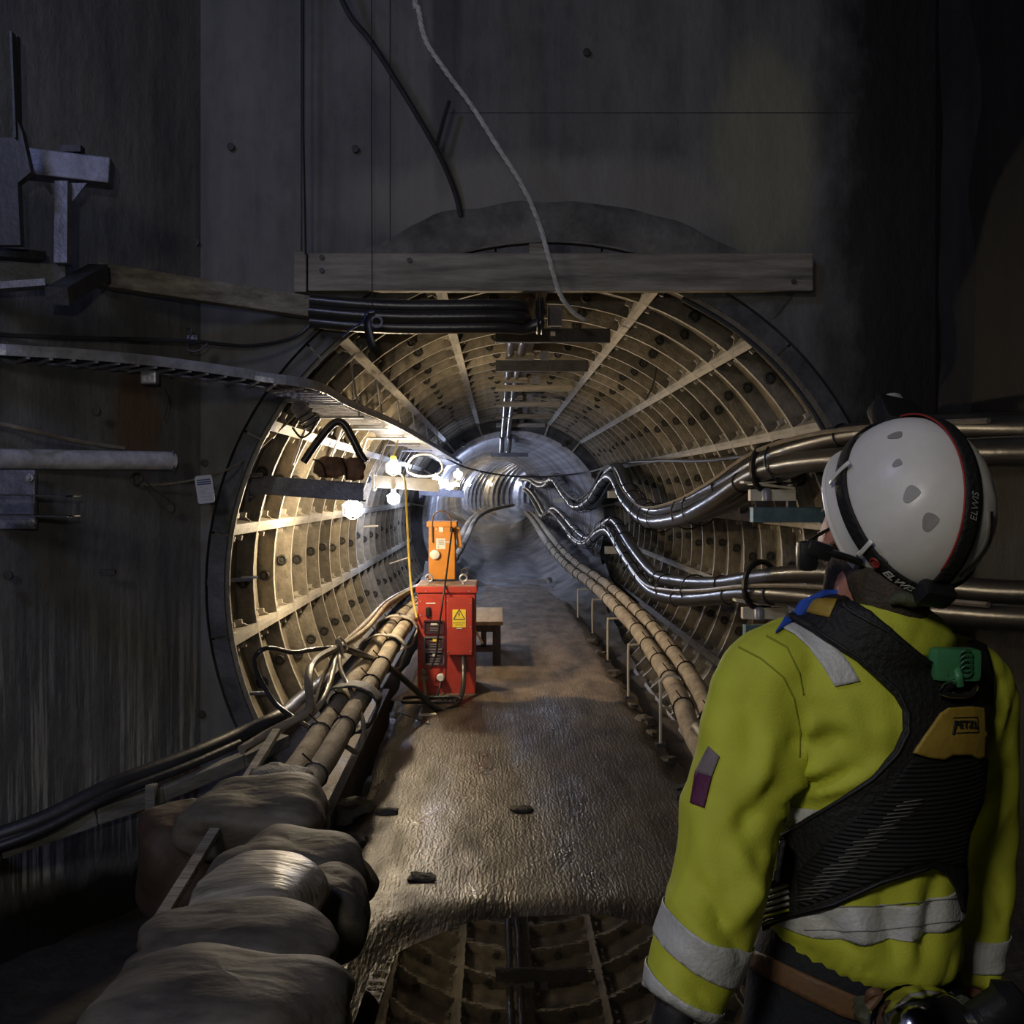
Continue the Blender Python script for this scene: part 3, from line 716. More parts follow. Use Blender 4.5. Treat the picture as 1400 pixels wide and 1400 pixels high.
# dull yellow wires and tag
mb = MB(); mb.tube(catmull([W(-420, 520, 3.6), W(-30, 575, 4.7), W(30, 586, 4.8), W(100, 602, 5.1), W(170, 613, 5.35)], 6), .010, 6)
mb.build('yellow_rope', 'grey_cable', smooth=True, label='olive cable dipping to the top of the shiny pipe', cat='cable')
t = thing('guide_wire', 'thin olive wire from the wall eye up to the tunnel lining', 'wire', W(190, 655, 5.5))
MB().tube(catmull([W(190, 661, 5.5), W(215, 663, 5.55), W(270, 655, 5.68), W(315, 640, 5.85), W(350, 617, 6.1), W(385, 585, 6.25), W(405, 565, 6.3)], 7), .007, 6).build('wire', 'grey_cable', t, True)
MB().torus(W(187, 655, 5.5), .03, .008, (.3, 1, 0), 14, 6).build('wire_eye', 'steel_dark', t)
MB().tube([W(196, 662, 5.5), W(222, 694, 5.5)], .003, 4).build('wire_end', 'steel_dark', t); 
MB().tube([W(200, 660, 5.5), W(240, 690, 5.5)], .003, 4).build('wire_end', 'steel_dark', t)
mat('ink', (.02, .03, .06), .6, 0, .1); mat('ink_blue', (.05, .08, .2), .6, 0, .1); mat('ink_pale', (.25, .27, .32), .6, 0, .1)
mat('card', (.50, .50, .56), .5, 0, .08)
tg = thing('inspection_tag', 'white inspection tag with blue heading hanging on the olive wire', 'tag', W(279, 650, 5.66))
def quad_slab(pts, th, m, name, parent, off=0.0):
    p = [Vector(q) for q in pts]; n_ = (p[1] - p[0]).cross(p[-1] - p[0]).normalized()
    if n_.y > 0: n_ = -n_
    f = [q + n_ * (off + th) for q in p]; b = [q + n_ * off for q in p]; k = len(p)
    mb = MB(); mb.add(f + b, [tuple(range(k)), tuple(range(k, 2 * k))] + [(i, (i + 1) % k, k + (i + 1) % k, k + i) for i in range(k)])
    return mb.build(name, m, parent)
Yt = 5.66
quad_slab([W(266, 654, Yt), W(268, 651, Yt), W(288, 649, Yt), W(290, 652, Yt), W(294, 684, Yt), W(292, 687, Yt), W(273, 689, Yt), W(271, 687, Yt)], .002, 'card', 'tag_card', tg)
def tagq(u0, v0, u1, v1, m='ink_blue', nm='tag_print'):
    A_, B_, C_, D_ = W(266.5, 652, Yt), W(289, 649.5, Yt), W(294, 686, Yt), W(272, 688.5, Yt)
    g = lambda u, v: (A_.lerp(B_, u)).lerp(D_.lerp(C_, u), v)
    return quad_slab([g(u0, v0), g(u1, v0), g(u1, v1), g(u0, v1)], .0006, m, nm, tg, .0022)
tagq(.08, .12, .90, .17); tagq(.08, .20, .92, .25); tagq(.08, .27, .92, .33)
for v, a_, b_ in ((.40, .2, .4), (.46, .5, .7), (.53, .12, .5), (.60, .1, .55), (.66, .1, .5), (.66, .7, .8), (.76, .12, .85), (.88, .15, .9)): tagq(a_, v, b_, v + .018, 'ink_pale')
# wall fittings
for (px, py, Y, wh) in ((132, 562, 5.17, 'below the cable tray'), (280, 633, 5.95, 'just above the inspection tag'), (12, 786, 4.84, 'under the pale bolted bracket'), (316, 201, 5.93, 'high above the timber rail'), (486, 204, 5.93, 'high left of the black hose'), (802, 72, 5.93, 'near the top right of the rope'), (276, 976, 5.93, 'low beside the tunnel mouth'), (234, 695, 5.6, 'below the wire eye'), (268, 332, 5.93, 'just above the timber rail')):
    MB().lathe([(.022, 0), (.022, .012), (.012, .013)], W(px, py, Y) + Vector((.0, -.002, 0)), (0, -1, 0), 10).build('tie_hole_plug', 'plug', label='small dark tie hole plug in the concrete ' + wh, cat='plug', group='tie hole plugs in the concrete')
mb = MB(); mb.box(W(205, 516, 5.3), (.08, .06, .07), bev=.01); mb.build('junction_box', 'galv', label='small pale junction box under the cable tray', cat='box')
mb = MB(); mb.tube(catmull([W(222, 528, 5.3), W(230, 548, 5.32), W(224, 575, 5.35)], 5), .004, 5); mb.build('wire_end', 'rubber_dull', label='loose wire dangling below the pale junction box', cat='wire')
mb = MB(); mb.box(W(147, 782, 5.2), (.08, .03, .025)); mb.build('wall_stub', 'steel_dark', label='small dark stub low on the left wall', cat='bracket')

# lower left: black hose over a timber/steel ledge
lo = [W(-420, 1300, 3.6), W(-60, 1158, 4.7), W(0, 1138, 4.75), W(70, 1112, 4.85), W(160, 1068, 5.05), W(260, 1030, 5.4), W(330, 1000, 5.75), W(385, 975, 6.0), Vector((-1.28, 6.6, .26)), Vector((-1.25, 7.5, .24))]
MB().tube(catmull([p + Vector((0, -.05, -.005)) for p in lo], 7), .042, 10).build('wall_hose', 'rubber_dull', smooth=True, label='thick black hose lying on the ledge low on the left wall', cat='hose')
MB().tube(catmull([p + Vector((.02, -.13, -.035)) for p in lo[:-3]], 7), .024, 10).build('wall_hose', 'rubber_dull', smooth=True, label='thinner black hose drooping below the thick one', cat='hose')
t = thing('ledge_rail', 'mud-caked steel ledge rail bolted low on the left wall', 'rail', W(150, 1110, 4.85))
pts = [W(-420, 1330, 3.55), W(-60, 1178, 4.62), W(0, 1160, 4.68), W(130, 1115, 4.9), W(220, 1085, 5.15), W(330, 1040, 5.5), W(390, 1012, 5.8)]
for i in range(len(pts) - 1): MB().beam(pts[i], pts[i + 1] , .07, .10 - .006 * i, bev=.008).build('rail_length', 'muddy', t)
MB().box(W(207, 1090, 5.05), (.05, .05, .13), bev=.005).build('rail_bracket', 'muddy', t)
MB().box(W(196, 1102, 5.08), (.07, .03, .07)).build('rail_pad', 'rust_canvas', t)
mb = MB(); mb.beam(W(378, 1000, 5.0), W(213, 1268, 3.15), .04, .03, bev=.004)
mb.build('prop_pole', 'timber', label='slender timber prop leaning from the ledge down to the sandbags', cat='pole')

# ================================================================ TIMBER BEAM ABOVE THE MOUTH, ROPE, SLINGS
t = thing('timber_beam', 'wide weathered timber beam spanning the headwall above the tunnel mouth', 'beam', W(757, 400, 5.85))
mb = MB(); mb.box((W(755, 373, 5.85)), (W(1108, 373, 5.85).x - W(423, 373, 5.85).x, .07, .222), bev=.008)
MB().box(W(766, 373.5, 5.85), (W(1110, 0, 5.85).x - W(423, 0, 5.85).x, .07, .215), bev=.008).build('plank', 'timber', t)
MB().box(W(412, 374, 5.85), (.07, .08, .225), bev=.006).build('end_block', 'timber', t)
for (px, py) in ((440, 370), (440, 352), (1085, 385), (560, 356)):
    MB().lathe([(.015, 0), (.015, .01)], W(px, py, 5.81), (0, -1, 0), 8).build('bolt', 'steel_dark', t)
mb = MB(); mb.box(W(735, 341, 5.99), (.10, .06, .06)); mb.build('packing_block', 'timber', label='small wooden packing block over the timber beam', cat='block')
rope = catmull([W(552, -900, 4.85), W(560, -300, 4.9), W(566, -20, 4.9), W(572, 12, 4.9), W(582, 55, 4.9), W(610, 98, 4.95), W(645, 145, 5.0), W(680, 200, 5.0), W(712, 250, 5.05), W(735, 300, 5.1), W(750, 350, 5.1), W(765, 400, 5.15), W(782, 425, 5.2), W(800, 438, 5.25)], 14)
rp_ = thing('rope', 'pale twisted rope hanging down across the timber beam', 'rope', rope[0])
for s in range(3):
    pts = []
    for i, p in enumerate(rope):
        a = i * .75 + s * 2 * pi / 3; pts.append(p + Vector((cos(a), sin(a), 0)) * .0065)
    MB().tube(pts, .0075, 6).build('strand', 'ropewhite' if 'ropewhite' in MATS else mat('ropewhite', (.42, .41, .38), .8, 0, .3, 30), rp_, True)
mb = MB(); mb.tube(catmull([W(330, -900, 5.6), W(400, -250, 5.6), W(462, -15, 5.6), W(510, 60, 5.65), W(560, 140, 5.7), W(600, 210, 5.8), W(622, 262, 5.88), W(630, 295, 5.92)], 8), .016, 7)
mb.tube(catmull([W(614, 138, 5.8), W(606, 165, 5.8), W(597, 198, 5.8)], 4), .012, 6)
mb.build('black_hose', 'rubber_dull', smooth=True, label='black hose hanging down the headwall left of the rope', cat='hose')
mb = MB(); mb.tube([W(415, -900, 5.7), W(415, 180, 5.75), W(418, 348, 5.79)], .006, 5); mb.build('plumb_line', 'rubber_dull', label='thin black line hanging to the left end of the timber beam', cat='line')
t = thing('hanging_hook', 'dark hook block with blue strap hanging on a thin line under the beam', 'hook', W(510, 470, 5.4))
MB().tube([W(509, -900, 5.4), W(508, 200, 5.4), W(509, 425, 5.4)], .003, 5).build('line', 'rubber_dull', t)
MB().tube(catmull([W(508, 430, 5.4), W(503, 445, 5.38), W(508, 470, 5.38), W(512, 480, 5.4)], 5), .028, 8, flat=.6).build('hook_body', 'black_plastic', t, True)
mat('blue_strap', (.03, .06, .22), .6, 0, .2)
MB().tube(catmull([W(512, 425, 5.4), W(500, 428, 5.4), W(498, 438, 5.38), W(478, 452, 5.4), W(468, 460, 5.4)], 5), .012, 6, flat=.4).build('blue_strap', 'blue_strap', t, label='blue webbing strap')
MB().torus(W(515, 440, 5.37), .028, .006, (0, 1, 0), 14, 5).build('shackle', 'galv', t)
mb = MB(); mb.tube([W(458, 512, 6.4), W(497, 470, 6.6)], .008, 6); mb.build('tie_rod', 'galv', label='bright slanting steel rod behind the hanging hook', cat='rod')
# crown hangers
mb = MB(); mb.beam(W(757, 398, 6.6), W(757, 450, 7.3), .08, .08, up=(0, 1, 0)); 
cb_lab = ['nearest crown cross bar, hanging below the vertical post', 'second crown cross bar from the tunnel mouth', 'third crown cross bar from the tunnel mouth', 'fourth crown cross bar from the tunnel mouth', 'fifth crown cross bar from the tunnel mouth', 'last crown cross bar before the dark step']
for i, Y in enumerate((7.5, 9.3, 11.3, 13.4, 15.5, 17.6)):
    z = 2.74; cx = .41
    t = thing('crown_hanger', 'dark steel ' + cb_lab[i], 'hanger', (cx, Y, z))
    MB().box((cx, Y, z), (.84, .06, .07 if i > 1 else .10), bev=.004).build('cross_bar', 'steel_dark' if i < 2 else 'timber', t)
    MB().box((cx + .02, Y, z + .09), (.07, .06, .09)).build('hanger_post', 'steel', t)
    MB().box((cx - .20, Y, z + .085), (.26, .12, .05)).build('cable_cleat', 'timber', t)
    if i == 0:
        MB().box((cx - .0, Y - .25, z + .20), (.10, .06, .34)).build('drop_post', 'steel', t)
        MB().box((cx + .0, Y - .035, z + .01), (.035, .006, .03)).build('label_plate', 'white_plastic', t, label='tiny pale plate')
mb = MB(); mb.box((.02 + .24, 20.6, 2.34), (.75, .08, .08)); mb.build('cross_bar', 'steel_dark', label='dark cross bar in the crown of the small tunnel', cat='hanger')
mb = MB(); mb.tube([(.10, 18.7, 2.60), (.10, 20.6, 2.42), (.05, 22, 2.40)], .05, 10); mb.tube([(.24, 18.7, 2.60), (.24, 20.6, 2.42), (.19, 22, 2.40)], .05, 10)
mb.build('crown_pipe', 'rubber', smooth=True, label='pair of shiny pipes on the crown just inside the small tunnel', cat='pipe')
# curly wire on the right crown
mb = MB(); mb.tube(catmull([W(895, 480, 8.6), W(897, 500, 8.6), W(893, 525, 8.6), W(884, 545, 8.6)], 6), .008, 5); mb.build('hanging_wire', 'rubber_dull', label='dark wire tail dangling from the right crown', cat='wire')
mb = MB(); mb.tube(catmull([Vector((AX + 1.86 * sin(R(a)), 6.02, AZ + 1.86 * cos(R(a)))) for a in (25, 35, 45, 55, 65, 72)], 6), .018, 7)
mb.build('rim_cable', 'rubber_dull', smooth=True, label='black cable following the right rim of the tunnel mouth', cat='cable')
# ================================================================ RIGHT WALL POWER CABLES
UP = [W(1560, 604, 3.9), W(1400, 606, 4.45), W(1250, 608, 5.2), W(1130, 618, 6.0), W(1050, 640, 6.75), W(985, 680, 7.6), W(935, 702, 9.0), W(890, 706, 10.8), W(862, 680, 12.4), W(846, 648, 14.0), W(832, 652, 15.2), W(812, 682, 17.2), W(793, 690, 18.7), W(776, 676, 20.6), W(760, 655, 23.2), W(748, 662, 25.5), W(738, 662, 28), W(728, 656, 31), W(719, 654, 35), W(712, 655, 40)]
LOW = [W(1560, 830, 3.9), W(1400, 826, 4.45), W(1250, 812, 5.2), W(1130, 800, 6.0), W(1040, 800, 6.75), W(975, 806, 7.9), W(925, 805, 9.2), W(893, 795, 10.4), W(862, 755, 12.2), W(840, 720, 14.0), W(826, 722, 15.2), W(806, 740, 17.2), W(790, 733, 18.6), W(772, 712, 20.8), W(757, 698, 23), W(745, 704, 25.5), W(736, 690, 28.5), W(727, 676, 32), W(719, 668, 36)]
def bundle(path, offs, r, names):
    p = catmull(path, 9); n = len(p); outs = []
    for j, (dx, dz) in enumerate(offs):
        f_ = lambda i: 1.0 if p[i].y < 19.5 else .75
        pts = [p[i] + Vector((dx * f_(i), 0, dz * f_(i))) + Vector((0, .0, .012 * sin(i * .21 + j * 2))) for i in range(n)]
        t = thing('power_cable', names[j], 'cable', pts[0])
        MB().tube(pts, r, 12, rfun=lambda u: 1.0).build('sheath', 'rubber', t, True)
        outs.append((t, pts))
    return p, outs
offU = [(-.065, -.045), (.07, -.03), (0.0, .075)]
pU, oU = bundle(UP, offU, .066, ['left lower cable of the upper shiny power cable run on the right wall', 'cable nearest the lining in the upper shiny power cable run', 'top cable of the upper shiny power cable run on the right wall'])
offL = [(-.06, -.07), (.03, .055)]
pL, oL = bundle(LOW, offL, .058, ['bottom cable of the lower shiny power cable run on the right wall', 'top cable of the lower shiny power cable run on the right wall'])
mat('rubber_black', (.008, .008, .008), .5, 0, .2)
for p, o_, rr in ((pU, oU, .145), (pL, oL, .125)):
    L_ = 0; nxt = .3
    for i in range(1, len(p) - 1):
        L_ += (p[i] - p[i - 1]).length
        if L_ > nxt and 5.8 < p[i].y < 26:
            tdir = (p[i + 1] - p[i - 1]).normalized(); nxt = L_ + .42 + .25 * random.random()
            d = tdir + Vector((0, 0, random.uniform(-.12, .12)))
            k = random.choice(range(len(o_))); t, pts = o_[k]
            if random.random() < .5: MB().torus(pts[i], .070 if rr > .13 else .062, .006, d, 14, 5).build('cable_tie', 'rubber_black', t)
            else: MB().torus(p[i], rr, .007, d, 18, 5).build('cable_tie', 'rubber_black', o_[0][0])
# thin cable riding with the bundles
mb = MB(); mb.tube([q + Vector((-.10, 0, .10)) for q in pU[10:]], .014, 6); mb.build('thin_cable', 'grey_cable', smooth=True, label='thin cable riding on top of the upper power cable run', cat='cable')
mb = MB(); mb.tube([q + Vector((-.11, -.02, -.005)) for q in pL[10:]], .014, 6); mb.build('thin_cable', 'grey_cable', smooth=True, label='thin cable riding along the lower power cable run', cat='cable')
# brackets for both runs
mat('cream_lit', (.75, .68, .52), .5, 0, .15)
def cable_bracket(px, py, Y, label, big, pc):
    """cream channel with a saddle and clamp, green-grey arm below"""
    c = W(px, py, Y); t = thing('cable_bracket', label, 'bracket', c)
    L1 = .30 if big else .26
    MB().box(c + Vector((.05, 0, 0)), (L1, .06, .075), bev=.004).build('channel', 'cream_lit', t)
    MB().box(c + Vector((.17, .02, -.13)), (.50, .09, .10), bev=.004).build('support_arm', 'teal_steel', t)
    MB().box(c + Vector((.18, .02, -.07)), (.05, .05, .10)).build('packer', 'steel_dark', t)
    m_ = MB(); m_.lathe([(.028, -.04), (.034, -.035), (.034, .03), (.02, .045)], c + Vector((.0, -.045, 0)), (0, 0, 1), 10); m_.build('clamp_bolt', 'galv', t, True)
    s_ = MB(); s_.box(c + Vector((.02, 0, .065)), (.34, .10, .015), Matrix.Rotation(.12, 3, 'Y')); s_.box(c + Vector((.03, 0, .085)), (.25, .12, .012), Matrix.Rotation(-.1, 3, 'Y')); s_.build('saddle', 'cream_lit', t)
    MB().torus(pc, .155, .020, (1, -1.5, 0), 20, 6).build('cleat', 'rubber_black', t)
    return t
cable_bracket(1045, 677, 6.75, 'near upper cable bracket with cream channel and green arm', True, W(1050, 640, 6.75))
cable_bracket(1035, 838, 6.75, 'near lower cable bracket with cream channel and green arm', True, W(1040, 800, 6.75))
def stub(px, py, Y, label):
    c = W(px, py, Y); t = thing('cable_bracket', label, 'bracket', c)
    MB().box(c + Vector((-.02, 0, 0)), (.26, .07, .10), bev=.005).build('channel', 'cream', t)
    MB().box(c + Vector((.05, 0, .12)), (.05, .05, .16)).build('upright', 'galv', t)
    MB().torus(c + Vector((.0, 0, .24)), .05, .014, (1, .4, 0), 14, 6).build('cleat', 'galv', t)
stub(846, 676, 14.0, 'small upper cable bracket under the first hump of cable')
stub(842, 752, 14.0, 'small lower cable bracket under the first hump of cable')
stub(765, 684, 23.2, 'far cable bracket in the small tunnel')

# wrapped pair of pipes low on the right, and their hooked stands
mat('tie_wire', (.03, .026, .022), .5, .3, .2)
def wrapped(name, path, dx, r, labels, ties=True, tie_y=(4, 18), m='hessian', seed=0):
    p = catmull(path, 9)
    for j, s in enumerate((-1, 1)):
        pts = [q + Vector((s * dx, 0, .012 * s + .01 * nz((q.y, s, seed)))) for q in p]
        t = thing(name, labels[j], 'pipe', pts[0])
        ya = [i for i, q in enumerate(pts)]
        MB().tube(pts, r, 12, rfun=lambda u: 1 + .05 * nz((u * 60, 0, seed + j), 1)).build('wrapping', m, t, True)
        if ties:
            L_ = 0; nxt = .2
            for i in range(1, len(pts) - 1):
                L_ += (pts[i] - pts[i - 1]).length
                if L_ > nxt and tie_y[0] < pts[i].y < tie_y[1]:
                    nxt = L_ + .35 + random.random() * .5; d = (pts[i + 1] - pts[i - 1]).normalized()
                    tt = MB(); tt.torus(pts[i], r + .004, .005, d + Vector((0, 0, random.uniform(-.2, .2))), 14, 5)
                    tt.tube([pts[i] + Vector((-.01, 0, r)), pts[i] + Vector((-.05, -.03, r + .05))], .004, 4); tt.build('wire_tie', 'tie_wire', t)
RL = [W(1010, 1080, 5.15), W(965, 1005, 5.75), W(940, 945, 6.4), W(905, 890, 7.6), W(868, 845, 9.0), W(820, 800, 11.6), W(785, 775, 14), W(762, 752, 17), W(745, 730, 20), W(733, 712, 25), W(722, 700, 32)]
wrapped('wrapped_pipe', RL, .064, .058, ['left one of the two wire tied hessian pipes low on the right', 'right one of the two wire tied hessian pipes low on the right'])
mb = MB(); mb.tube([W(985, 1030, 5.5), W(962, 1000, 5.75)], .085, 12); mb.build('pipe_cuff', 'black_plastic', smooth=True, label='black cuff on the wrapped pipes beside the yellow sleeve', cat='cuff')
for i, (px, pt, pb_, Y) in enumerate(((903, 938, 1020, 6.45), (859, 882, 955, 7.9), (831, 846, 905, 9.6), (810, 820, 868, 11.6), (790, 806, 846, 13.0))):
    a = W(px, pb_, Y); b = W(px, pt, Y); e = b + Vector((.13, .02, .0))
    pts = [a, b - Vector((0, 0, .03)), b + Vector((.02, 0, 0)), e]
    if i == 0: pts = [a, b - Vector((0, 0, .04)), b + Vector((0, 0, .03)), b + Vector((.05, 0, .07)), b + Vector((.12, 0, .05))]
    lab = ['tallest', 'second', 'third', 'fourth', 'farthest'][i] + ' bent pale steel rod stand holding up the right wrapped pipes'
    if i == 0: lab = 'nearest, round topped pale steel rod stand under the right wrapped pipes'
    t = thing('rod_stand', lab, 'stand', a)
    MB().tube(catmull(pts, 5), .010, 7).build('rod', 'cream', t, True)
    MB().box(a + Vector((0, 0, .01)), (.06, .06, .02)).build('foot', 'steel_dark', t)
# left wrapped pair
LL = [W(388, 1092, 4.35), W(425, 1045, 4.75), W(462, 985, 5.4), W(500, 925, 6.3), W(534, 870, 7.6), W(560, 838, 9.0), W(590, 805, 11.5), W(612, 770, 14.5), W(630, 742, 18), W(643, 716, 22), W(655, 704, 27), W(675, 696, 33), W(700, 691, 40)]
wrapped('wrapped_pipe', LL, .062, .055, ['left one of the twin hessian wrapped pipes running beside the walkway kerb', 'right one of the twin hessian wrapped pipes running beside the walkway kerb'], seed=7)
mat('sack', (.36, .31, .23), .8, 0, .3, 10, .8, 60, col2=(.55, .50, .40))
for i, Y in enumerate((5.75, 7.1, 8.0)):
    p = catmull(LL, 9); q = min(p, key=lambda a: abs(a.y - Y))
    mb = MB()
    def fn(u, v):
        a = 2 * pi * u; rr = (.165 + .012 * nz((cos(a) * 2, sin(a) * 2, v * 3 + Y), 1.5)); y = (v - .5) * (.15 if i else .24)
        return q + Vector((cos(a) * rr, y - .3 * cos(a) * 0, sin(a) * rr * .66 - .01 - .05 * (1 if sin(a) < -.5 else 0))) + Vector((0, 0, -y * .05))
    mb.grid(fn, 28, 5); o = mb.build('sack_wrap', 'sack' if i else 'timber_dark', smooth=True, label=['dark sacking tied round the twin pipes, nearest', 'pale sacking with a torn corner tied round the twin pipes', 'pale sacking round the twin pipes next to the red cabinet'][i], cat='sacking')
    sm = o.modifiers.new('s', 'SOLIDIFY'); sm.thickness = .008
# bag end wrapped round near end
blob('pipe_end_bag', W(385, 1082, 4.35), (.30, .34, .20), 'sack_dark' if 'sack_dark' in MATS else mat('sack_dark', (.09, .085, .078), .7, 0, .4, 9, .8, 60, col2=(.17, .165, .15)), 'grey plastic bag wrapped round the near end of the twin pipes', 'bag', seed=21, amp=.28, freq=1.5)

# ================================================================ CABLE TANGLE, LEFT
def cable(path, r, m, label, cat='cable', n=9, nm='loose_cable', group=None):
    return MB().tube(catmull(path, n), r, 8).build(nm, m, smooth=True, label=label, cat=cat, group=group)
K = W(464, 885, 6.3)
cable([K, W(430, 888, 6.2), W(400, 892, 6.0), W(368, 886, 5.8), W(350, 896, 5.75), W(352, 920, 5.7), W(375, 960, 5.6), W(400, 980, 5.5)], .014, 'rubber', 'dark cable looping out to the left of the tied knot')
cable([W(400, 980, 5.5), W(440, 1005, 5.3), W(472, 1020, 5.2), W(487, 1028, 5.2), W(495, 1015, 5.25), W(496, 985, 5.4), W(480, 945, 5.7), W(466, 915, 6.0), K], .013, 'grey_cable', 'slim grey cable looping down over the twin pipes')
cable([W(330, 1025, 5.0), W(372, 1000, 5.2), W(415, 978, 5.35), W(424, 965, 5.4), W(422, 925, 5.6), W(432, 902, 5.9), K], .024, 'grey_cable', 'thickest grey hose bending down from the tied knot', 'hose')
cable([W(418, 985, 5.4), W(440, 960, 5.5), W(452, 930, 5.8), W(458, 905, 6.1), K], .016, 'grey_cable', 'grey cable dropping just right of the thickest hose')
cable([W(430, 965, 5.8), W(440, 930, 6.0), W(455, 900, 6.2), K], .013, 'grey_cable', 'short grey cable behind the thickest hose')
for j, (dx, dy) in enumerate(((0, 0), (6, -6), (12, -4), (-5, 3), (3, 7))):
    cable([K, W(490 + dx, 862 + dy, 7.0), W(522 + dx * .6, 830 + dy, 8.3), W(550 + dx * .4, 812 + dy * .6, 9.5), W(570 + dx * .2, 800, 11)], .014, 'grey_cable' if j % 2 else 'hessian', 'one of the grey cables fanning back from the tied knot', group='cables fanning back from the knot')
cable([K, W(500, 897, 6.6), W(535, 915, 7.0), W(570, 945, 7.3), W(598, 970, 7.45), W(620, 965, 7.6), W(632, 945, 7.85), W(634, 915, 8.0), W(633, 893, 8.05)], .022, 'rubber', 'thick black cable swooping from the knot to the red cabinet')
mb = MB(); mb.torus(K, .05, .010, (1, .5, .2), 14, 6); mb.torus(K + Vector((.02, 0, .02)), .045, .008, (1, -.2, .6), 14, 6); mb.build('knot_tie', 'hessian', smooth=True, label='tie holding the knot of grey cables together', cat='tie')
for j in range(5):
    c = W(578 + j * 3, 966 + j * 2, 7.75 - j * .05); c.z = .02 + .012 * j
    cable([c + Vector((.16 * cos(a) * (1 + .1 * j), .11 * sin(a), .006 * sin(3 * a))) for a in [R(40 * k) for k in range(9)]], .009, 'rubber_dull', 'coil of thin black cable lying at the foot of the red cabinet', group='cable coils at the red cabinet')
mb = MB(); mb.box(W(585, 978, 7.32), (.12, .05, .02), Matrix.Rotation(.2, 3, 'Z')); mb.build('timber_offcut', 'cream', label='pale offcut lying before the red cabinet', cat='offcut')
cable([W(548, 975, 7.3), W(575, 985, 7.1), W(595, 995, 6.95), W(585, 1000, 6.8)], .004, 'rubber_dull', 'thin wire lying on the walkway below the red cabinet', 'wire')

# ================================================================ RED TRANSFORMER CABINET
XL, XR, YFr, YB = -.625, -.170, 8.10, 8.62; ZT = .80; zb = .0
t = thing('red_cabinet', 'red electrical transformer cabinet standing on the walkway', 'cabinet', ((XL + XR) / 2, YFr, 0))
def fx(px): return (px - 679) * YFr / 1400
def fz(py): return CAMZ - (py - 672) * YFr / 1400
MB().box(((XL + XR) / 2, (YFr + YB) / 2, (zb + ZT) / 2), (XR - XL, YB - YFr, ZT - zb), bev=.004).build('body', 'paint_red', t)
MB().box(((XL + XR) / 2, (YFr + YB) / 2, ZT + .025), (XR - XL + .03, YB - YFr + .04, .05), bev=.004).build('lid', 'paint_red', t)
mat('dusty', (.30, .20, .15), .8, 0, .3)
MB().box(((XL + XR) / 2, (YFr + YB) / 2, ZT + .0535), (XR - XL + .01, YB - YFr + .02, .006)).build('lid_dust', 'dusty', t, label='dust caked lid top')
MB().box(((fx(612) + fx(646)) / 2, YFr - .045, (fz(816) + fz(893)) / 2), (fx(646) - fx(612), .09, fz(816) - fz(893)), bev=.004).build('cable_box', 'paint_red', t)
MB().box(((fx(573) + fx(609)) / 2, YFr - .006, (fz(812) + fz(938)) / 2), (fx(609) - fx(573), .010, fz(812) - fz(938)), bev=.002).build('front_panel', 'paint_red', t)
for (px, py) in ((585, 799), (633, 799)):
    Yb = 8.22; b = MB(); c = Vector((fx(px) * 1.0, Yb, ZT + .105)); b.torus(c, .028, .009, (0, 1, 0), 16, 6); b.tube([c - Vector((0, 0, .03)), c - Vector((0, 0, .055))], .012, 8); b.build('eye_bolt', 'galv', t, True)
b = MB(); c = Vector((fx(635), 8.30, ZT + .15)); b.torus(c, .026, .009, (.3, 1, .2), 16, 6); b.build('shackle', 'steel_dark', t, True)
# rotary switch, name strip
MB().box((fx(585.5), YFr - .02, fz(836)), (.036, .03, .075), bev=.008).build('rotary_switch', 'black_plastic', t)
MB().box((fx(589), YFr - .013, fz(824.5)), (.075, .003, .010)).build('name_strip', 'white_plastic', t)
mat('smoke', (.06, .03, .035), .15, 0, .2); mat('breaker', (.13, .13, .14), .4, 0, .2); mat('sign_yellow', (.85, .62, .05), .5, 0, .08)
for i, py in enumerate((857, 879, 899)):
    cz = fz(py); cx_ = fx(593.5)
    m_ = MB(); w2, h2 = .075, .048
    for (a, b_) in (((-w2, h2), (w2, h2)), ((w2, h2), (w2, -h2)), ((w2, -h2), (-w2, -h2)), ((-w2, -h2), (-w2, h2))):
        m_.beam((cx_ + a[0], YFr - .018, cz + a[1]), (cx_ + b_[0], YFr - .018, cz + b_[1]), .012, .02, up=(0, 1, 0))
    fr = m_.build('breaker_window', 'breaker' if i else 'smoke', t)
    MB().box((cx_, YFr - .014, cz), (.14, .006, .085)).build('smoked_pane', 'smoke', t)
    for dz in (.018, -.008, -.026): MB().box((cx_ + (0.006), YFr - .019, cz + dz), (.075, .003, .010)).build('breaker_row', 'breaker', t)
    MB().box((cx_ + (-.0 if i == 0 else .005), YFr - .0205, cz + .024), (.05 if i == 0 else .030, .003, .014 if i == 0 else .022)).build('window_label', 'white_plastic' if i != 1 else 'sign_yellow', t, label='white paper strip' if i != 1 else 'yellow sticker')
for (px, py, r_) in ((603, 925, .032), (581, 917, .028), (581, 926, .03)):
    m_ = MB(); m_.lathe([(r_ * .8, 0), (r_, .02), (r_, .05), (r_ * .7, .06)], (fx(px), YFr - .01, fz(py)), (0, -1, 0), 16); m_.build('socket', 'white_plastic' if px == 603 else 'grey_cable', t, True, label='round white socket' if px == 603 else None)
for k, (px, py) in enumerate(((613, 820), (644, 823), (613, 888), (644, 888), (613, 855), (644, 855), (575, 822), (607, 822), (575, 841), (575, 857), (575, 877), (574, 899), (582, 808), (641, 808))):
    yy = YFr - .092 if px in (613, 644) else YFr - .014
    if py == 808: yy = YFr - .02
    MB().lathe([(.005, 0), (.005, .004)], (fx(px), yy, fz(py)), (0, -1, 0), 6).build('screw', 'galv', t)
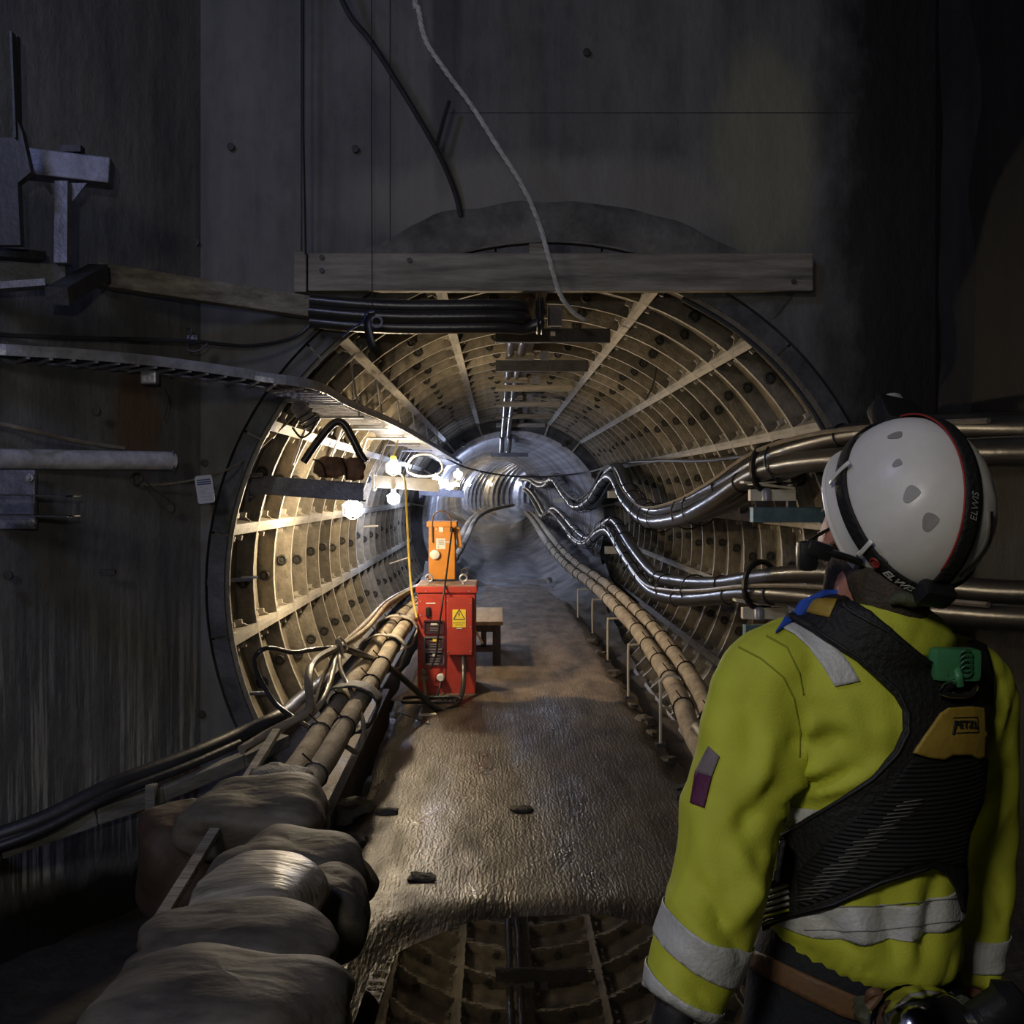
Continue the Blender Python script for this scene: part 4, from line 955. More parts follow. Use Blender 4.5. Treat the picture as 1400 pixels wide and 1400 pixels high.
# warning sign: yellow plate, triangle, flash, text lines
ys = YFr - .0925
sg = MB().box((fx(628.3), ys, fz(843.5)), (.105, .003, .138)).build('warning_sign', 'sign_yellow', t, label='yellow electricity warning sign')
def tri_outline(cx_, cz, s, wd):
    m_ = MB(); P_ = [Vector((cx_, ys - .003, cz + s * .62)), Vector((cx_ + s * .56, ys - .003, cz - s * .38)), Vector((cx_ - s * .56, ys - .003, cz - s * .38))]
    for i in range(3): m_.beam(P_[i], P_[(i + 1) % 3], .0015, wd, up=P_[i] - P_[i] + Vector((0, 1, 0)).cross((P_[(i + 1) % 3] - P_[i]).normalized()) )
    return m_
c_z = fz(839.5)
o = tri_outline(fx(628.3), c_z, .078, .0055).build('warning_triangle', 'ink', sg if False else t)
m_ = MB(); zz = [(0.004, .034), (-.010, .004), (.001, .006), (-.004, -.016), (.010, .012), (-.001, .010)]
m_.add([(fx(628.3) + a, ys - .003, c_z + b_) for a, b_ in zz] + [(fx(628.3) + a, ys - .001, c_z + b_) for a, b_ in zz], [tuple(range(6)), tuple(range(6, 12))] + [(k, (k + 1) % 6, 6 + (k + 1) % 6, 6 + k) for k in range(6)])
m_.build('flash_symbol', 'ink', t)
def text(s, loc, size, m, parent, rot=(pi/2, 0, 0), nm='lettering', ext=.0006, sx=1.0):
    cu = bpy.data.curves.new(nm, 'FONT'); cu.body = s; cu.size = size; cu.extrude = ext; cu.align_x = 'CENTER'; cu.align_y = 'CENTER'
    o = bpy.data.objects.new('tmp', cu); COL.objects.link(o); dg = bpy.context.evaluated_depsgraph_get(); me = bpy.data.meshes.new_from_object(o.evaluated_get(dg))
    bpy.data.objects.remove(o); M_ = Matrix.Translation(Vector(loc)) @ Matrix(rot if isinstance(rot, Matrix) else __import__('mathutils').Euler(rot).to_matrix()).to_4x4() @ Matrix.Diagonal((sx, 1, 1, 1))
    me.transform(M_); me.transform(Matrix.Translation(-WO[parent.name])); me.materials.clear(); me.materials.append(MATS[m])
    oo = bpy.data.objects.new(nm, me); COL.objects.link(oo); oo.parent = parent; WO[oo.name] = WO[parent.name].copy(); return oo
text('DANGER 400 VOLTS', (fx(628.3), ys - .002, fz(849.5)), .011, 'ink', t, sx=.95)
text('ELECTRICITY', (fx(628.3), ys - .002, fz(852.2)), .010, 'ink', t)
MB().box((fx(628.3), ys, fz(857)), (.045, .003, .010)).build('name_strip', 'cream', t)
# sockets cables
cable([Vector((fx(581), YFr - .06, fz(928))), W(582, 945, 7.95), W(585, 956, 7.9), W(598, 960, 7.85), W(612, 958, 7.9)], .013, 'grey_cable', 'grey plug lead curving down from the lower left socket of the red cabinet')
cable([Vector((fx(603), YFr - .06, fz(930))), W(599, 948, 7.97), W(592, 956, 7.95)], .008, 'rubber_dull', 'thin lead dropping from the round white socket')
# orange transformer
OX0, OX1, OY, OZ0, OZ1 = W(586, 0, 8.45).x, W(622, 0, 8.45).x, 8.45, .875, 1.35
t = thing('orange_transformer', 'orange site transformer with a carrying handle standing on the red cabinet', 'transformer', ((OX0 + OX1) / 2, OY, .856))
ocx = (OX0 + OX1) / 2
MB().box((ocx, OY + .11, (OZ0 + OZ1) / 2), (OX1 - OX0, .22, OZ1 - OZ0), bev=.006).build('body', 'paint_orange', t)
MB().box((ocx, OY + .11, OZ1 - .02), (OX1 - OX0 + .03, .25, .045), bev=.006).build('top_cap', 'paint_orange', t)
for dx in (-.09, .09): MB().box((ocx + dx, OY + .11, .866), (.03, .2, .02)).build('foot', 'black_plastic', t)
b = MB(); b.tube(catmull([Vector((ocx - .075, OY - .012, 1.18)), Vector((ocx - .075, OY - .012, 1.37)), Vector((ocx - .05, OY - .012, 1.42)), Vector((ocx, OY - .012, 1.44)), Vector((ocx + .05, OY - .012, 1.42)), Vector((ocx + .075, OY - .012, 1.37)), Vector((ocx + .075, OY - .012, 1.28))], 6), .010, 8, flat=.6)
b.build('handle', 'rust_canvas', t, True, label='dull brown handle loop')
b = MB(); b.lathe([(.030, 0), (.040, .01), (.040, .03), (.032, .036)], (W(594.5, 0, 8.44).x, OY, W(0, 758, 8.44).z), (0, -1, 0), 20); b.build('socket', 'white_plastic', t, True, label='round cream socket')
b = MB(); b.box((W(603, 0, 8.44).x, OY - .002, W(0, 724, 8.44).z), (.036, .012, .042)); b.build('breaker_button', 'white_plastic', t)
for (px, py) in ((596, 723.5), (609, 723.5), (602.5, 732.5), (588, 720)): MB().lathe([(.006, 0), (.006, .006)], (W(px, 0, 8.44).x, OY, W(0, py, 8.44).z), (0, -1, 0), 8).build('screw', 'galv', t)
lb = MB().box((W(602.5, 0, 8.44).x, OY - .002, W(0, 743.5, 8.44).z), (.078, .003, .088)).build('rating_label', 'white_plastic', t)
for i, py in enumerate((738.5, 740, 741.5, 743, 744.3)): MB().box((W(603, 0, 8.44).x, OY - .0042, W(0, py, 8.44).z), (.052 - .01 * (i % 2), .001, .003)).build('print_line', 'breaker', t)
text('0', (W(599.5, 0, 8.44).x, OY - .004, W(0, 748, 8.44).z), .022, 'ink', t)
MB().box((W(612, 0, 8.44).x, OY - .002, W(0, 741, 8.44).z), (.03, .003, .012)).build('pink_sticker', 'card', t, label='small pale sticker')
b = MB(); b.box((OX1 + .03, OY + .05, 1.22), (.035, .05, .17), Matrix.Rotation(-.12, 3, 'Y'), bev=.004); b.build('side_flap', 'paint_orange', t)
b = MB(); b.tube([(W(617.5, 0, 8.4).x, OY - .03, W(0, 727, 8.4).z), (W(618, 0, 8.4).x, OY - .035, W(0, 722, 8.4).z)], .018, 10); b.build('plug', 'black_plastic', t)
cable([Vector((W(617.5, 0, 8.4).x, OY - .035, W(0, 728, 8.4).z)), W(613, 765, 8.3), W(607, 810, 8.03), W(600, 860, 8.02), W(596, 895, 8.03), W(588, 915, 8.03)], .0075, 'rubber_black', 'black lead hanging from the orange transformer down the red cabinet front')
# bench behind
t = thing('wooden_bench', 'low wooden bench with a pale board top behind the red cabinet', 'bench', (-.22, 9.9, 0))
for j in range(3): MB().box((-.22, 9.62 + j * .39, .385), (.56, .38, .035), bev=.004).build('top_board', 'cream' if False else 'bench_wood' if 'bench_wood' in MATS else mat('bench_wood', (.30, .235, .16), .7, 0, .3, 5, .4, 40, stretch=(2, .3, 1)), t)
for (x, y) in ((.0, 9.48), (-.44, 9.48), (.0, 10.7), (-.44, 10.7)): MB().box((x, y, .185), (.075, .07, .37), bev=.004).build('leg', 'steel_dark', t)
MB().box((-.22, 9.47, .335), (.50, .04, .06)).build('apron', 'steel_dark', t); MB().box((-.22, 9.47, .15), (.44, .04, .06)).build('stretcher', 'steel_dark', t)
MB().box((-.12, 9.47, .24), (.05, .04, .15)).build('middle_post', 'steel_dark', t)
MB().beam((-.20, 9.44, .33), (-.13, 9.44, .20), .03, .02).build('loose_slat', 'cream', t)

# ================================================================ SANDBAGS
bags = [(W(352, 1120, 4.1), (.56, .46, .27), 'sandbag', 'large dull sandbag at the top of the pile, against the wrapped pipe ends', 1, .1, .3),
        (W(396, 1205, 3.55), (.52, .50, .27), 'sandbag', 'dark bulging sandbag behind the shiny pale one', 2, -.25, .25),
        (W(448, 1250, 3.30), (.25, .36, .27), 'sandbag', 'greenish sandbag slumped toward the walkway', 3, .3, .22),
        (W(357, 1224, 3.00), (.345, .40, .17), 'sandbag_light', 'shiny pale plastic sandbag with a knotted end', 4, -.15, .2),
        (W(325, 1300, 2.60), (.46, .38, .19), 'sandbag', 'creased brown sandbag below the shiny pale one', 5, .12, .25),
        (W(285, 1355, 2.45), (.42, .38, .18), 'sandbag', 'flat brown sandbag just behind the nearest one', 6, .05, .22),
        (W(305, 1398, 2.20), (.55, .44, .22), 'sandbag', 'nearest creased sandbag at the bottom edge', 7, -.06, .25),
        ((-.92, 3.95, -.12), (.66, .5, .28), 'sandbag', 'lower sandbag under the top of the pile', 8, 0, .2),
        ((-.78, 3.25, -.14), (.66, .6, .30), 'sandbag', 'lower sandbag in the middle of the pile', 9, .2, .2),
        ((-.74, 2.72, -.02), (.56, .6, .36), 'sandbag', 'lower sandbag in the shadowed front of the pile', 10, .1, .2),
        ((-.66, 2.15, -.05), (.60, .5, .40), 'sandbag', 'lower sandbag under the nearest one', 11, -.1, .2),
        (W(248, 1175, 4.15), (.34, .5, .44), 'brown_bag', 'dark rusty brown sandbag behind the prop pole', 12, .4, .2)]
mat('brown_bag', (.05, .03, .018), .7, 0, .4, 5, .5, 20)
BG = []
for (c, sz, m_, lab, sd, rot, amp) in bags:
    o = blob('sandbag', c, sz, m_, lab, 'sandbag', seed=sd * 3, amp=amp * .9, rot=rot, group=None, nu=80, nv=48, sq=.6, freq=1.15); BG.append(o)
# knot of the pale bag is part of it
b = MB(); kc = W(340, 1246, 2.78)
b.tube(catmull([kc + Vector((-.06, 0, .0)), kc + Vector((-.03, -.02, .012)), kc, kc + Vector((.05, -.01, -.005)), kc + Vector((.11, .02, -.02))], 6), .017, 10, rfun=lambda u: .55 + .8 * abs(sin(u * 7)))
k = b.build('bag_knot', 'sack', None, True); k.parent = BG[3]; k.location = k.location - BG[3].location


# rubble along the right edge of the walkway
mat('rubble', (.07, .058, .045), .75, 0, .4, 8, .6, 40)
random.seed(11)
spots = [(1.10, 4.7), (1.22, 5.1), (1.08, 5.5), (1.30, 5.7), (1.18, 6.2), (1.12, 6.9), (1.25, 7.2), (1.16, 7.8), (1.10, 8.5), (1.20, 9.1), (1.14, 10.2), (1.10, 11.0), (-.74, 5.2), (-.66, 4.7), (-.60, 4.2), (-.56, 3.7)]
for k, (x, y) in enumerate(spots):
    s_ = random.uniform(.07, .16)
    if y > 5.9: x = min(x, 1.04)
    blob('rubble_chunk', (x, y, -.05 + s_ * .25), (s_, s_ * random.uniform(.7, 1.4), s_ * .6), 'rubble', 'broken concrete chunk lying along the edge of the walkway', 'rubble', seed=80 + k, amp=.7, rot=random.random() * 3, group='rubble along the walkway edge', nu=14, nv=9, freq=1.4)
t = thing('steel_offcut', 'dark bent steel offcut at the right edge of the walkway', 'steel', (1.05, 5.6, 0))
MB().beam((.93, 5.40, .03), (1.16, 5.52, .05), .05, .012).build('flat_bar', 'steel_dark', t); MB().beam((.94, 5.28, .02), (1.16, 5.42, .03), .02, .02).build('edge_bar', 'steel_dark', t); MB().beam((.93, 5.40, .03), (.94, 5.28, .02), .02, .02).build('cross_bar', 'steel_dark', t)
for k, (px, py, Y) in enumerate(((712, 1107, 5.15), (578, 1201, 4.23), (530, 1110, 5.1))):
    blob('mud_clod', W(px, py, Y), (.11, .08, .03), 'dirt', ['flat dark clod in the middle of the walkway', 'dark clod lying just above the puddle', 'small dark clod near the left edge of the walkway'][k], 'clod', seed=120 + k, amp=.5, nu=16, nv=8)
# ================================================================ THE WORKER
from mathutils.geometry import delaunay_2d_cdt
mat('hivis', (.50, .535, .04), .75, 0, .12, 5, .12, 260)
mat('reflective', (.52, .52, .50), .45, 0, .10, 12, .25, 150)
mat('navy', (.007, .009, .016), .8, 0, .3, 8, .3, 90)
mat('webbing', (.006, .006, .0055), .7, 0, .35, 12, .4, 120)
mat('webbing_edge', (.012, .012, .012), .6, 0, .2)
mat('skin', (.45, .20, .14), .55, 0, .15, 14, .15, 90)
mat('hair', (.05, .038, .026), .8, 0, .4, 30, .5, 160)
mat('helmet_white', (.66, .64, .60), .36, 0, .07, 9, .06, 60)
mat('vent_grey', (.27, .26, .25), .6, 0, .15)
mat('dark_red', (.28, .02, .015), .5, 0, .1)
mat('blue_collar', (.015, .07, .42), .8, 0, .2)
mat('tab_yellow', (.32, .21, .03), .6, 0, .25, 14)
mat('case_green', (.05, .20, .085), .4, 0, .12)
mat('case_green_dark', (.015, .09, .035), .5, 0, .12)
mat('leather', (.14, .07, .032), .6, 0, .2)
mat('chrome', (.55, .54, .50), .10, 1.0, .15, 5, .25, 9)
mat('olive_cloth', (.06, .065, .035), .8, 0, .45, 14, .5, 50)
mat('purple', (.10, .015, .06), .7, 0, .2); mat('patch_grey', (.20, .16, .17), .7, 0, .2); mat('glove', (.015, .015, .017), .7, 0, .3)
mat('boot', (.02, .018, .015), .6, 0, .3)
PY = 1.65
person = thing('person', 'worker in a yellow high visibility jacket, white helmet and black harness, seen from behind', 'person', (.60, 1.66, 0))
def ringloft(secs, n=32):
    """secs: (centre, axis a vec, axis b vec)"""
    mb = MB(); vs = []
    for c, a, b in secs:
        for k in range(n):
            t_ = 2 * pi * k / n; vs.append(Vector(c) + a * cos(t_) + b * sin(t_))
    fs = [(i * n + k, i * n + (k + 1) % n, (i + 1) * n + (k + 1) % n, (i + 1) * n + k) for i in range(len(secs) - 1) for k in range(n)]
    fs += [tuple(range(n - 1, -1, -1)), tuple((len(secs) - 1) * n + k for k in range(n))]
    return mb.add(vs, fs)
def union_mesh(mbs, voxel, smooth_it=3, disp=None):
    """join closed lofts, voxel remesh them into one skin, smooth and displace; returns an evaluated mesh in world coordinates"""
    tot = MB()
    for m_ in mbs: tot.add(m_.v, m_.f)
    me = bpy.data.meshes.new('tmp'); me.from_pydata([tuple(q) for q in tot.v], [], tot.f)
    bm = bmesh.new(); bm.from_mesh(me); bmesh.ops.recalc_face_normals(bm, faces=bm.faces[:]); bm.to_mesh(me); bm.free()
    o = bpy.data.objects.new('tmp', me); COL.objects.link(o)
    r_ = o.modifiers.new('r', 'REMESH'); r_.mode = 'VOXEL'; r_.voxel_size = voxel
    s_ = o.modifiers.new('s', 'SMOOTH'); s_.factor = .6; s_.iterations = smooth_it
    dg = bpy.context.evaluated_depsgraph_get(); out = bpy.data.meshes.new_from_object(o.evaluated_get(dg)); bpy.data.objects.remove(o)
    if disp:
        ns = [v.normal.copy() for v in out.vertices]
        for v, n_ in zip(out.vertices, ns): v.co = v.co + n_ * disp(v.co, n_)
    return out
def put(me, name, m, parent, label=None, smooth=True):
    me = me.copy(); me.name = name; me.transform(Matrix.Translation(-WO[parent.name])); me.materials.clear(); me.materials.append(MATS[m] if isinstance(m, str) else m)
    for p in me.polygons: p.use_smooth = smooth
    o = bpy.data.objects.new(name, me); COL.objects.link(o); o.parent = parent; WO[o.name] = WO[parent.name].copy()
    if label: o['label'] = label
    return o
PHI = R(20); AXR = Vector((cos(PHI), sin(PHI), 0)); AXB = Vector((-sin(PHI), cos(PHI), 0))
def torso_secs(rows, grow=0):
    out = []
    for (py, l, r_, b, Yc) in rows:
        c = W((l + r_) / 2, py, Yc); hw = (r_ - l) / 2 * Yc / 1400
        a = math.sqrt(max(hw * hw - (b * sin(PHI)) ** 2, 1e-6)) / cos(PHI)
        out.append((c, AXR * (a + grow), AXB * (b + grow)))
    return out
tors = [(832, 1140, 1240, .050, 1.63), (848, 1112, 1268, .066, 1.63), (868, 1078, 1302, .085, 1.64), (895, 1050, 1330, .105, 1.65), (930, 1040, 1342, .122, 1.65), (985, 1050, 1343, .135, 1.65), (1060, 1062, 1334, .138, 1.65),
        (1140, 1058, 1322, .135, 1.65), (1200, 1050, 1316, .135, 1.65), (1250, 1046, 1314, .142, 1.65), (1283, 1056, 1311, .142, 1.65), (1306, 1085, 1304, .130, 1.65)]
def limb(pts, rad, n=24):
    secs = []; P_ = catmull(pts, 5); m_ = len(P_); rr = catmull([Vector((r_, 0, 0)) for r_ in rad], 5)
    mb = MB(); mb.tube(P_, 1.0, n, rfun=None)
    mb = MB(); fn = lambda u: rr[min(m_ - 1, int(round(u * (m_ - 1))))].x
    return mb.tube(P_, 1.0, n, rfun=fn)
LARM = [W(1120, 900, 1.66), W(1062, 918, 1.62), W(1034, 985, 1.60), W(1012, 1080, 1.57), W(990, 1180, 1.54), W(962, 1280, 1.50), W(928, 1372, 1.47)]
LRAD = [.060, .080, .075, .072, .070, .068, .056]
RARM = [W(1285, 905, 1.70), W(1330, 935, 1.75), W(1345, 1010, 1.78), W(1346, 1100, 1.79), W(1343, 1180, 1.78), W(1336, 1260, 1.76), W(1322, 1345, 1.73)]
RRAD = [.055, .062, .058, .056, .054, .050, .046]
def ridge(p, a, b, w_, h):
    """a cloth fold along the segment a-b"""
    ab = b - a; t_ = max(0, min(1, (p - a).dot(ab) / ab.length_squared)); d = (p - a - ab * t_).length
    return h * math.exp(-(d / w_) ** 2) * (1 - .5 * abs(2 * t_ - 1))
FO = [(W(a, b, 1.53), W(c, d, 1.53), w_, h) for (a, b, c, d, w_, h) in
      ((1075, 1090, 1140, 1040, .013, .014), (1075, 1112, 1205, 1040, .012, .012), (1085, 1070, 1120, 985, .014, .012), (1092, 1020, 1150, 1005, .014, -.012), (1080, 1100, 1170, 1050, .010, -.012),
       (1105, 960, 1130, 1060, .016, .009), (1150, 960, 1180, 1040, .02, .008), (1200, 960, 1200, 1030, .018, .007), (1245, 1200, 1235, 1300, .014, .008), (1200, 1215, 1215, 1300, .012, -.009), (1165, 1240, 1180, 1300, .014, .009), (1280, 1200, 1262, 1290, .014, -.009), (1120, 1250, 1160, 1290, .012, -.008))]
FO += [(W(a, b, 1.48), W(c, d, 1.46), w_, h) for (a, b, c, d, w_, h) in
      ((1000, 1130, 1030, 1240, .018, .012), (1055, 1090, 1010, 1150, .016, -.013), (1050, 1180, 1000, 1260, .014, .011), (955, 1050, 975, 1200, .02, .009), (960, 1210, 1010, 1290, .012, -.011), (930, 1240, 985, 1300, .013, .010), (1035, 940, 1045, 1050, .02, -.008), (1000, 960, 990, 1080, .02, .008), (920, 1300, 975, 1370, .012, -.010), (1060, 1030, 1040, 1110, .016, .012))]
FO += [(W(a, b, 1.72), W(c, d, 1.72), w_, h) for (a, b, c, d, w_, h) in
      ((1360, 960, 1345, 1080, .014, .012), (1375, 1060, 1340, 1130, .012, -.012), (1375, 1110, 1335, 1190, .012, .012), (1345, 1180, 1370, 1250, .012, -.010), (1350, 930, 1340, 1000, .010, -.010))]
def folds(p, n_):
    f = .0055 * nz((p.x * 8 + p.z * 5, p.y * 8, p.z * 4 - p.x * 3), 1, 4)
    f += .0040 * (abs(nz((p.x * 15 - p.z * 9, p.y * 12, p.z * 9 + p.x * 6), 1, 9)) * 2 - .5)
    for a, b, w_, h in FO:
        if abs(p.z - (a.z + b.z) / 2) < .16 and abs(p.x - (a.x + b.x) / 2) < .12 and n_.y < .3:
            f += 1.5 * ridge(Vector((p.x, a.y, p.z)), a, Vector((b.x, a.y, b.z)), w_, h)
    zb_ = CAMZ - (1300 - 672) * PY / 1400     # gathered hem
    if p.z < zb_ + .05 and .40 < p.x < .76: f += .0016 * sin(p.x * 330 + 2 * sin(p.z * 60)) * (1 if p.x < .56 else .1)
    return f
jm = union_mesh([ringloft(torso_secs(tors)), limb(LARM, LRAD), limb(RARM, RRAD)], .0085, 5, folds)
jacket = put(jm, 'jacket', 'hivis', person)
BV = BVHTree.FromPolygons([v.co.copy() for v in jm.vertices], [tuple(p.vertices) for p in jm.polygons])
# trousers and boots
def leg(px, Yk, spread):
    hip = W(px, 1360, PY); k_ = Vector((hip.x + spread * .3, Yk, .47)); f_ = Vector((hip.x + spread * .5, PY + .02, .10))
    return limb([hip + Vector((0, 0, .05)), hip - Vector((0, 0, .10)), (hip + k_) / 2, k_, (k_ + f_) / 2, f_], [.085, .095, .085, .066, .060, .055])
hips = [(1225, 1066, 1300, .115, 1.66), (1262, 1046, 1302, .124, 1.66), (1300, 1030, 1303, .132, 1.66), (1345, 1018, 1308, .135, 1.66), (1400, 1008, 1320, .130, 1.66), (1440, 1010, 1316, .115, 1.66)]
tm = union_mesh([ringloft(torso_secs(hips)), leg(1095, 1.60, -.03), leg(1235, 1.66, .05)], .011, 4, lambda p, n_: .005 * nz((p.x * 9, p.y * 9, p.z * 6), 1, 3))
trousers = put(tm, 'trousers', 'navy', person)
BT = BVHTree.FromPolygons([v.co.copy() for v in tm.vertices], [tuple(p.vertices) for p in tm.polygons])
for px, sp in ((1095, -.03), (1235, .05)):
    x = W(px, 0, PY).x + sp * .5
    bm_ = [ringloft([(Vector((x, PY + .02, .02)), Vector((.05, 0, 0)), Vector((0, .07, 0))), (Vector((x, PY + .02, .14)), Vector((.052, 0, 0)), Vector((0, .055, 0))), (Vector((x, PY + .02, .22)), Vector((.056, 0, 0)), Vector((0, .058, 0)))], 20),
           ringloft([(Vector((x, PY - .07, .035)), Vector((.036, 0, 0)), Vector((0, 0, .035))), (Vector((x - .01, PY + .06, .05)), Vector((.046, 0, 0)), Vector((0, 0, .05))), (Vector((x - .03, PY + .17, .042)), Vector((.044, 0, 0)), Vector((0, 0, .04))), (Vector((x - .035, PY + .21, .03)), Vector((.025, 0, 0)), Vector((0, 0, .025)))], 20)]
    put(union_mesh(bm_, .009, 3), 'boot', 'boot', person)
# the body itself: one continuous surface with head, neck, arms, hands and legs
fv = Vector((-.05, .654, .75)).normalized(); uv = Vector((.30, -.718, .63)); uv = (uv - fv * uv.dot(fv)).normalized(); sv = uv.cross(fv).normalized()   # head axes
HH = W(1242, 692, 1.60); LF, WS, HT = .141, .117, .134
HC = HH - uv * .062 + fv * .006 + Vector((-.009, 0, -.006))
fh = (fv * .9 - uv * .18).normalized(); uh = (uv - fh * uv.dot(fh)).normalized(); sh = uh.cross(fh).normalized()
def hp(f, s_, u): return HC + fh * f + sh * s_ + uh * u
def headloft():
    secs = []
    for (u, f0, a, b) in ((.115, .0, .035, .040), (.10, 0, .058, .068), (.07, 0, .072, .086), (.03, .002, .077, .094), (0, .004, .077, .094), (-.03, .008, .073, .088), (-.06, .018, .064, .076), (-.085, .030, .052, .062), (-.105, .042, .036, .046), (-.115, .048, .02, .03)):
        secs.append((hp(f0, 0, u), sh * a, fh * b))
    return ringloft(secs, 28)
def blobm(c, r3, n=12):
    m_ = MB(); vs = []
    for j in range(1, n):
        ph = -pi / 2 + pi * j / n
        for i in range(n): vs.append(Vector(c) + fh * cos(ph) * cos(2 * pi * i / n) * r3[0] + sh * cos(ph) * sin(2 * pi * i / n) * r3[1] + uh * sin(ph) * r3[2])
    fs = [(j * n + i, j * n + (i + 1) % n, (j + 1) * n + (i + 1) % n, (j + 1) * n + i) for j in range(n - 2) for i in range(n)] + [tuple(range(n)), tuple((n - 2) * n + i for i in range(n))]
    return m_.add(vs, fs)
face = [headloft(), blobm(hp(.098, 0, -.022), (.020, .013, .022)), blobm(hp(.085, 0, .02), (.014, .045, .010)), blobm(hp(.082, 0, -.066), (.012, .026, .010)), blobm(hp(.078, 0, -.10), (.018, .022, .014))]
for s_ in (-1, 1): face.append(blobm(hp(-.012, s_ * .080, -.012), (.020, .012, .034)))
neck = limb([hp(-.02, 0, -.03), W(1195, 815, 1.62), W(1195, 860, 1.64)], [.062, .062, .066])
def hand(wrist, dirv, side_):
    out = []; d = dirv.normalized(); wv_ = AXB * 1.0; wv_ = (wv_ - d * wv_.dot(d)).normalized(); nv = d.cross(wv_)
    pc = [wrist, wrist + d * .03, wrist + d * .09]
    out.append(ringloft([(wrist - d * .03, wv_ * .026, nv * .020), (wrist + d * .02, wv_ * .034, nv * .018), (wrist + d * .06, wv_ * .042, nv * .016), (wrist + d * .09, wv_ * .040, nv * .014)], 18))
    for k, (off, L_) in enumerate(((.030, .072), (.010, .080), (-.010, .075), (-.030, .058))):
        b_ = wrist + d * .085 + wv_ * off
        out.append(limb([b_, b_ + d * L_ * .45 + nv * side_ * .004, b_ + d * L_ * .8 + nv * side_ * .018, b_ + d * L_ * .95 + nv * side_ * .034], [.0092, .009, .008, .007], 10))
    b_ = wrist + d * .02 + wv_ * .03
    out.append(limb([b_, b_ + d * .03 + wv_ * .025 + nv * side_ * .008, b_ + d * .062 + wv_ * .030 + nv * side_ * .018], [.012, .010, .008], 10))
    return out
lw = W(918, 1400, 1.46); rw = W(1314, 1385, 1.72)
body_parts = face + [neck, ringloft(torso_secs(tors, -.02)), limb(LARM + [lw], [r_ - .025 for r_ in LRAD] + [.026], 16), limb(RARM + [rw], [r_ - .022 for r_ in RRAD] + [.024], 16)]
body_parts += hand(lw, Vector((-.18, -.05, -1)), 1) + hand(rw, Vector((-.08, -.05, -1)), -1)
body_parts += [ringloft(torso_secs([(r_[0] - 30, *r_[1:]) for r_ in hips], -.045))]
for px, sp in ((1095, -.03), (1235, .05)):
    hip = W(px, 1360, PY); f_ = Vector((hip.x + sp * .5, PY + .02, .06)); k_ = Vector((hip.x + sp * .3, 1.63, .47))
    body_parts.append(limb([hip, (hip + k_) / 2, k_, f_], [.07, .06, .05, .035], 16))
bm_me = union_mesh(body_parts, .0055, 2)
put(bm_me, 'body', 'skin', person)
for w_, d_, sd in ((lw, Vector((-.18, -.05, -1)), 1), (rw, Vector((-.08, -.05, -1)), -1)):
    put(union_mesh(hand(w_, d_, sd), .0045, 1, lambda p, n_: .006), 'glove', 'glove', person)
eyes = MB()
for s_ in (-1, 1): eyes.lathe([(.004, 0), (.010, .004), (.010, .008), (.004, .012)], hp(.082, s_ * .032, .0), fh, 10)
eyes.build('eyes', 'white_plastic', person, True)
# hair under the rim at the back of the head
hb = ringloft([(hp(-.012, 0, .06), sh * .080, fh * .096), (hp(-.014, 0, .0), sh * .0805, fh * .094), (hp(-.022, 0, -.035), sh * .074, fh * .082), (hp(-.035, 0, -.07), sh * .072, fh * .062), (hp(-.046, 0, -.10), sh * .068, fh * .045), (hp(-.05, 0, -.12), sh * .06, fh * .035)], 28)
hb2 = limb([HC - uv * .01, W(1213, 800, 1.595), W(1216, 838, 1.61)], [.060, .064, .058])
put(union_mesh([hb, hb2], .006, 2, lambda p, n_: .002 * nz((p.x * 60, p.y * 60, p.z * 20), 1)), 'hair', 'hair', person)
mb = MB()   # left ear sits clear of the hair
mb.tube(catmull([hp(-.004, .088, .012), hp(-.022, .092, .022), hp(-.034, .092, .008), hp(-.028, .090, -.018), hp(-.010, .086, -.034)], 5), .0065, 8, rfun=lambda u: 1.1 - .3 * u)
mb.add(blobm(hp(-.016, .084, -.004), (.016, .006, .024)).v, blobm(hp(-.016, .084, -.004), (.016, .006, .024)).f)
mb.build('ear', 'skin', person, True)

b = MB(); b.tube(catmull([W(1216, 824, 1.53), W(1230, 818, 1.525), W(1250, 822, 1.525), W(1262, 820, 1.53)], 5), .009, 10, rfun=lambda u: .4 + .8 * sin(pi * u)); b.build('cord_toggle', 'olive_cloth', person, True)
# ---------------------------------------------------------------- bands cut from the jacket by planes
def band(name, planes, m, parent, pred=None, off=.0022, th=.0016, label=None):
    bm = bmesh.new(); bm.from_mesh(jm)
    if pred: 
        bad = [f for f in bm.faces if not pred(f.calc_center_median())]; bmesh.ops.delete(bm, geom=bad, context='FACES')
    for co_, no_ in planes:
        bmesh.ops.bisect_plane(bm, geom=bm.verts[:] + bm.edges[:] + bm.faces[:], plane_co=co_, plane_no=no_, clear_outer=True)
    bm.normal_update()
    for v in bm.verts: v.co += v.normal * off
    me = bpy.data.meshes.new(name); bm.to_mesh(me); bm.free()
    o = put(me, name, m, parent, label); s_ = o.modifiers.new('s', 'SOLIDIFY'); s_.thickness = th; s_.offset = 1
    return o
def plane_px(p1, p2, Y, out):
    """plane through two pixel points at depth Y, containing the depth direction; out = pixel point on the discarded side"""
    a, b, c = W(*p1, Y), W(*p2, Y), W(*out, Y); n_ = (b - a).cross(Vector((0, 1, .0))).normalized()
    if (c - a).dot(n_) < 0: n_ = -n_
    return (a, n_)
def divx(z):   # x of the gap between left sleeve and torso
    return W(1072 - (CAMZ - z - .33) * 30, 0, 1.6).x
left_arm = lambda p: (p.x < W(1079, 0, 1.6).x + (.0 if p.z > 1.1 else -.012 * (1.1 - p.z) * 10)) 
larm_axis = lambda p: min((p - q).length for q in LAX) < .088
LAX = catmull(LARM, 6); RAX = catmull(RARM, 6)
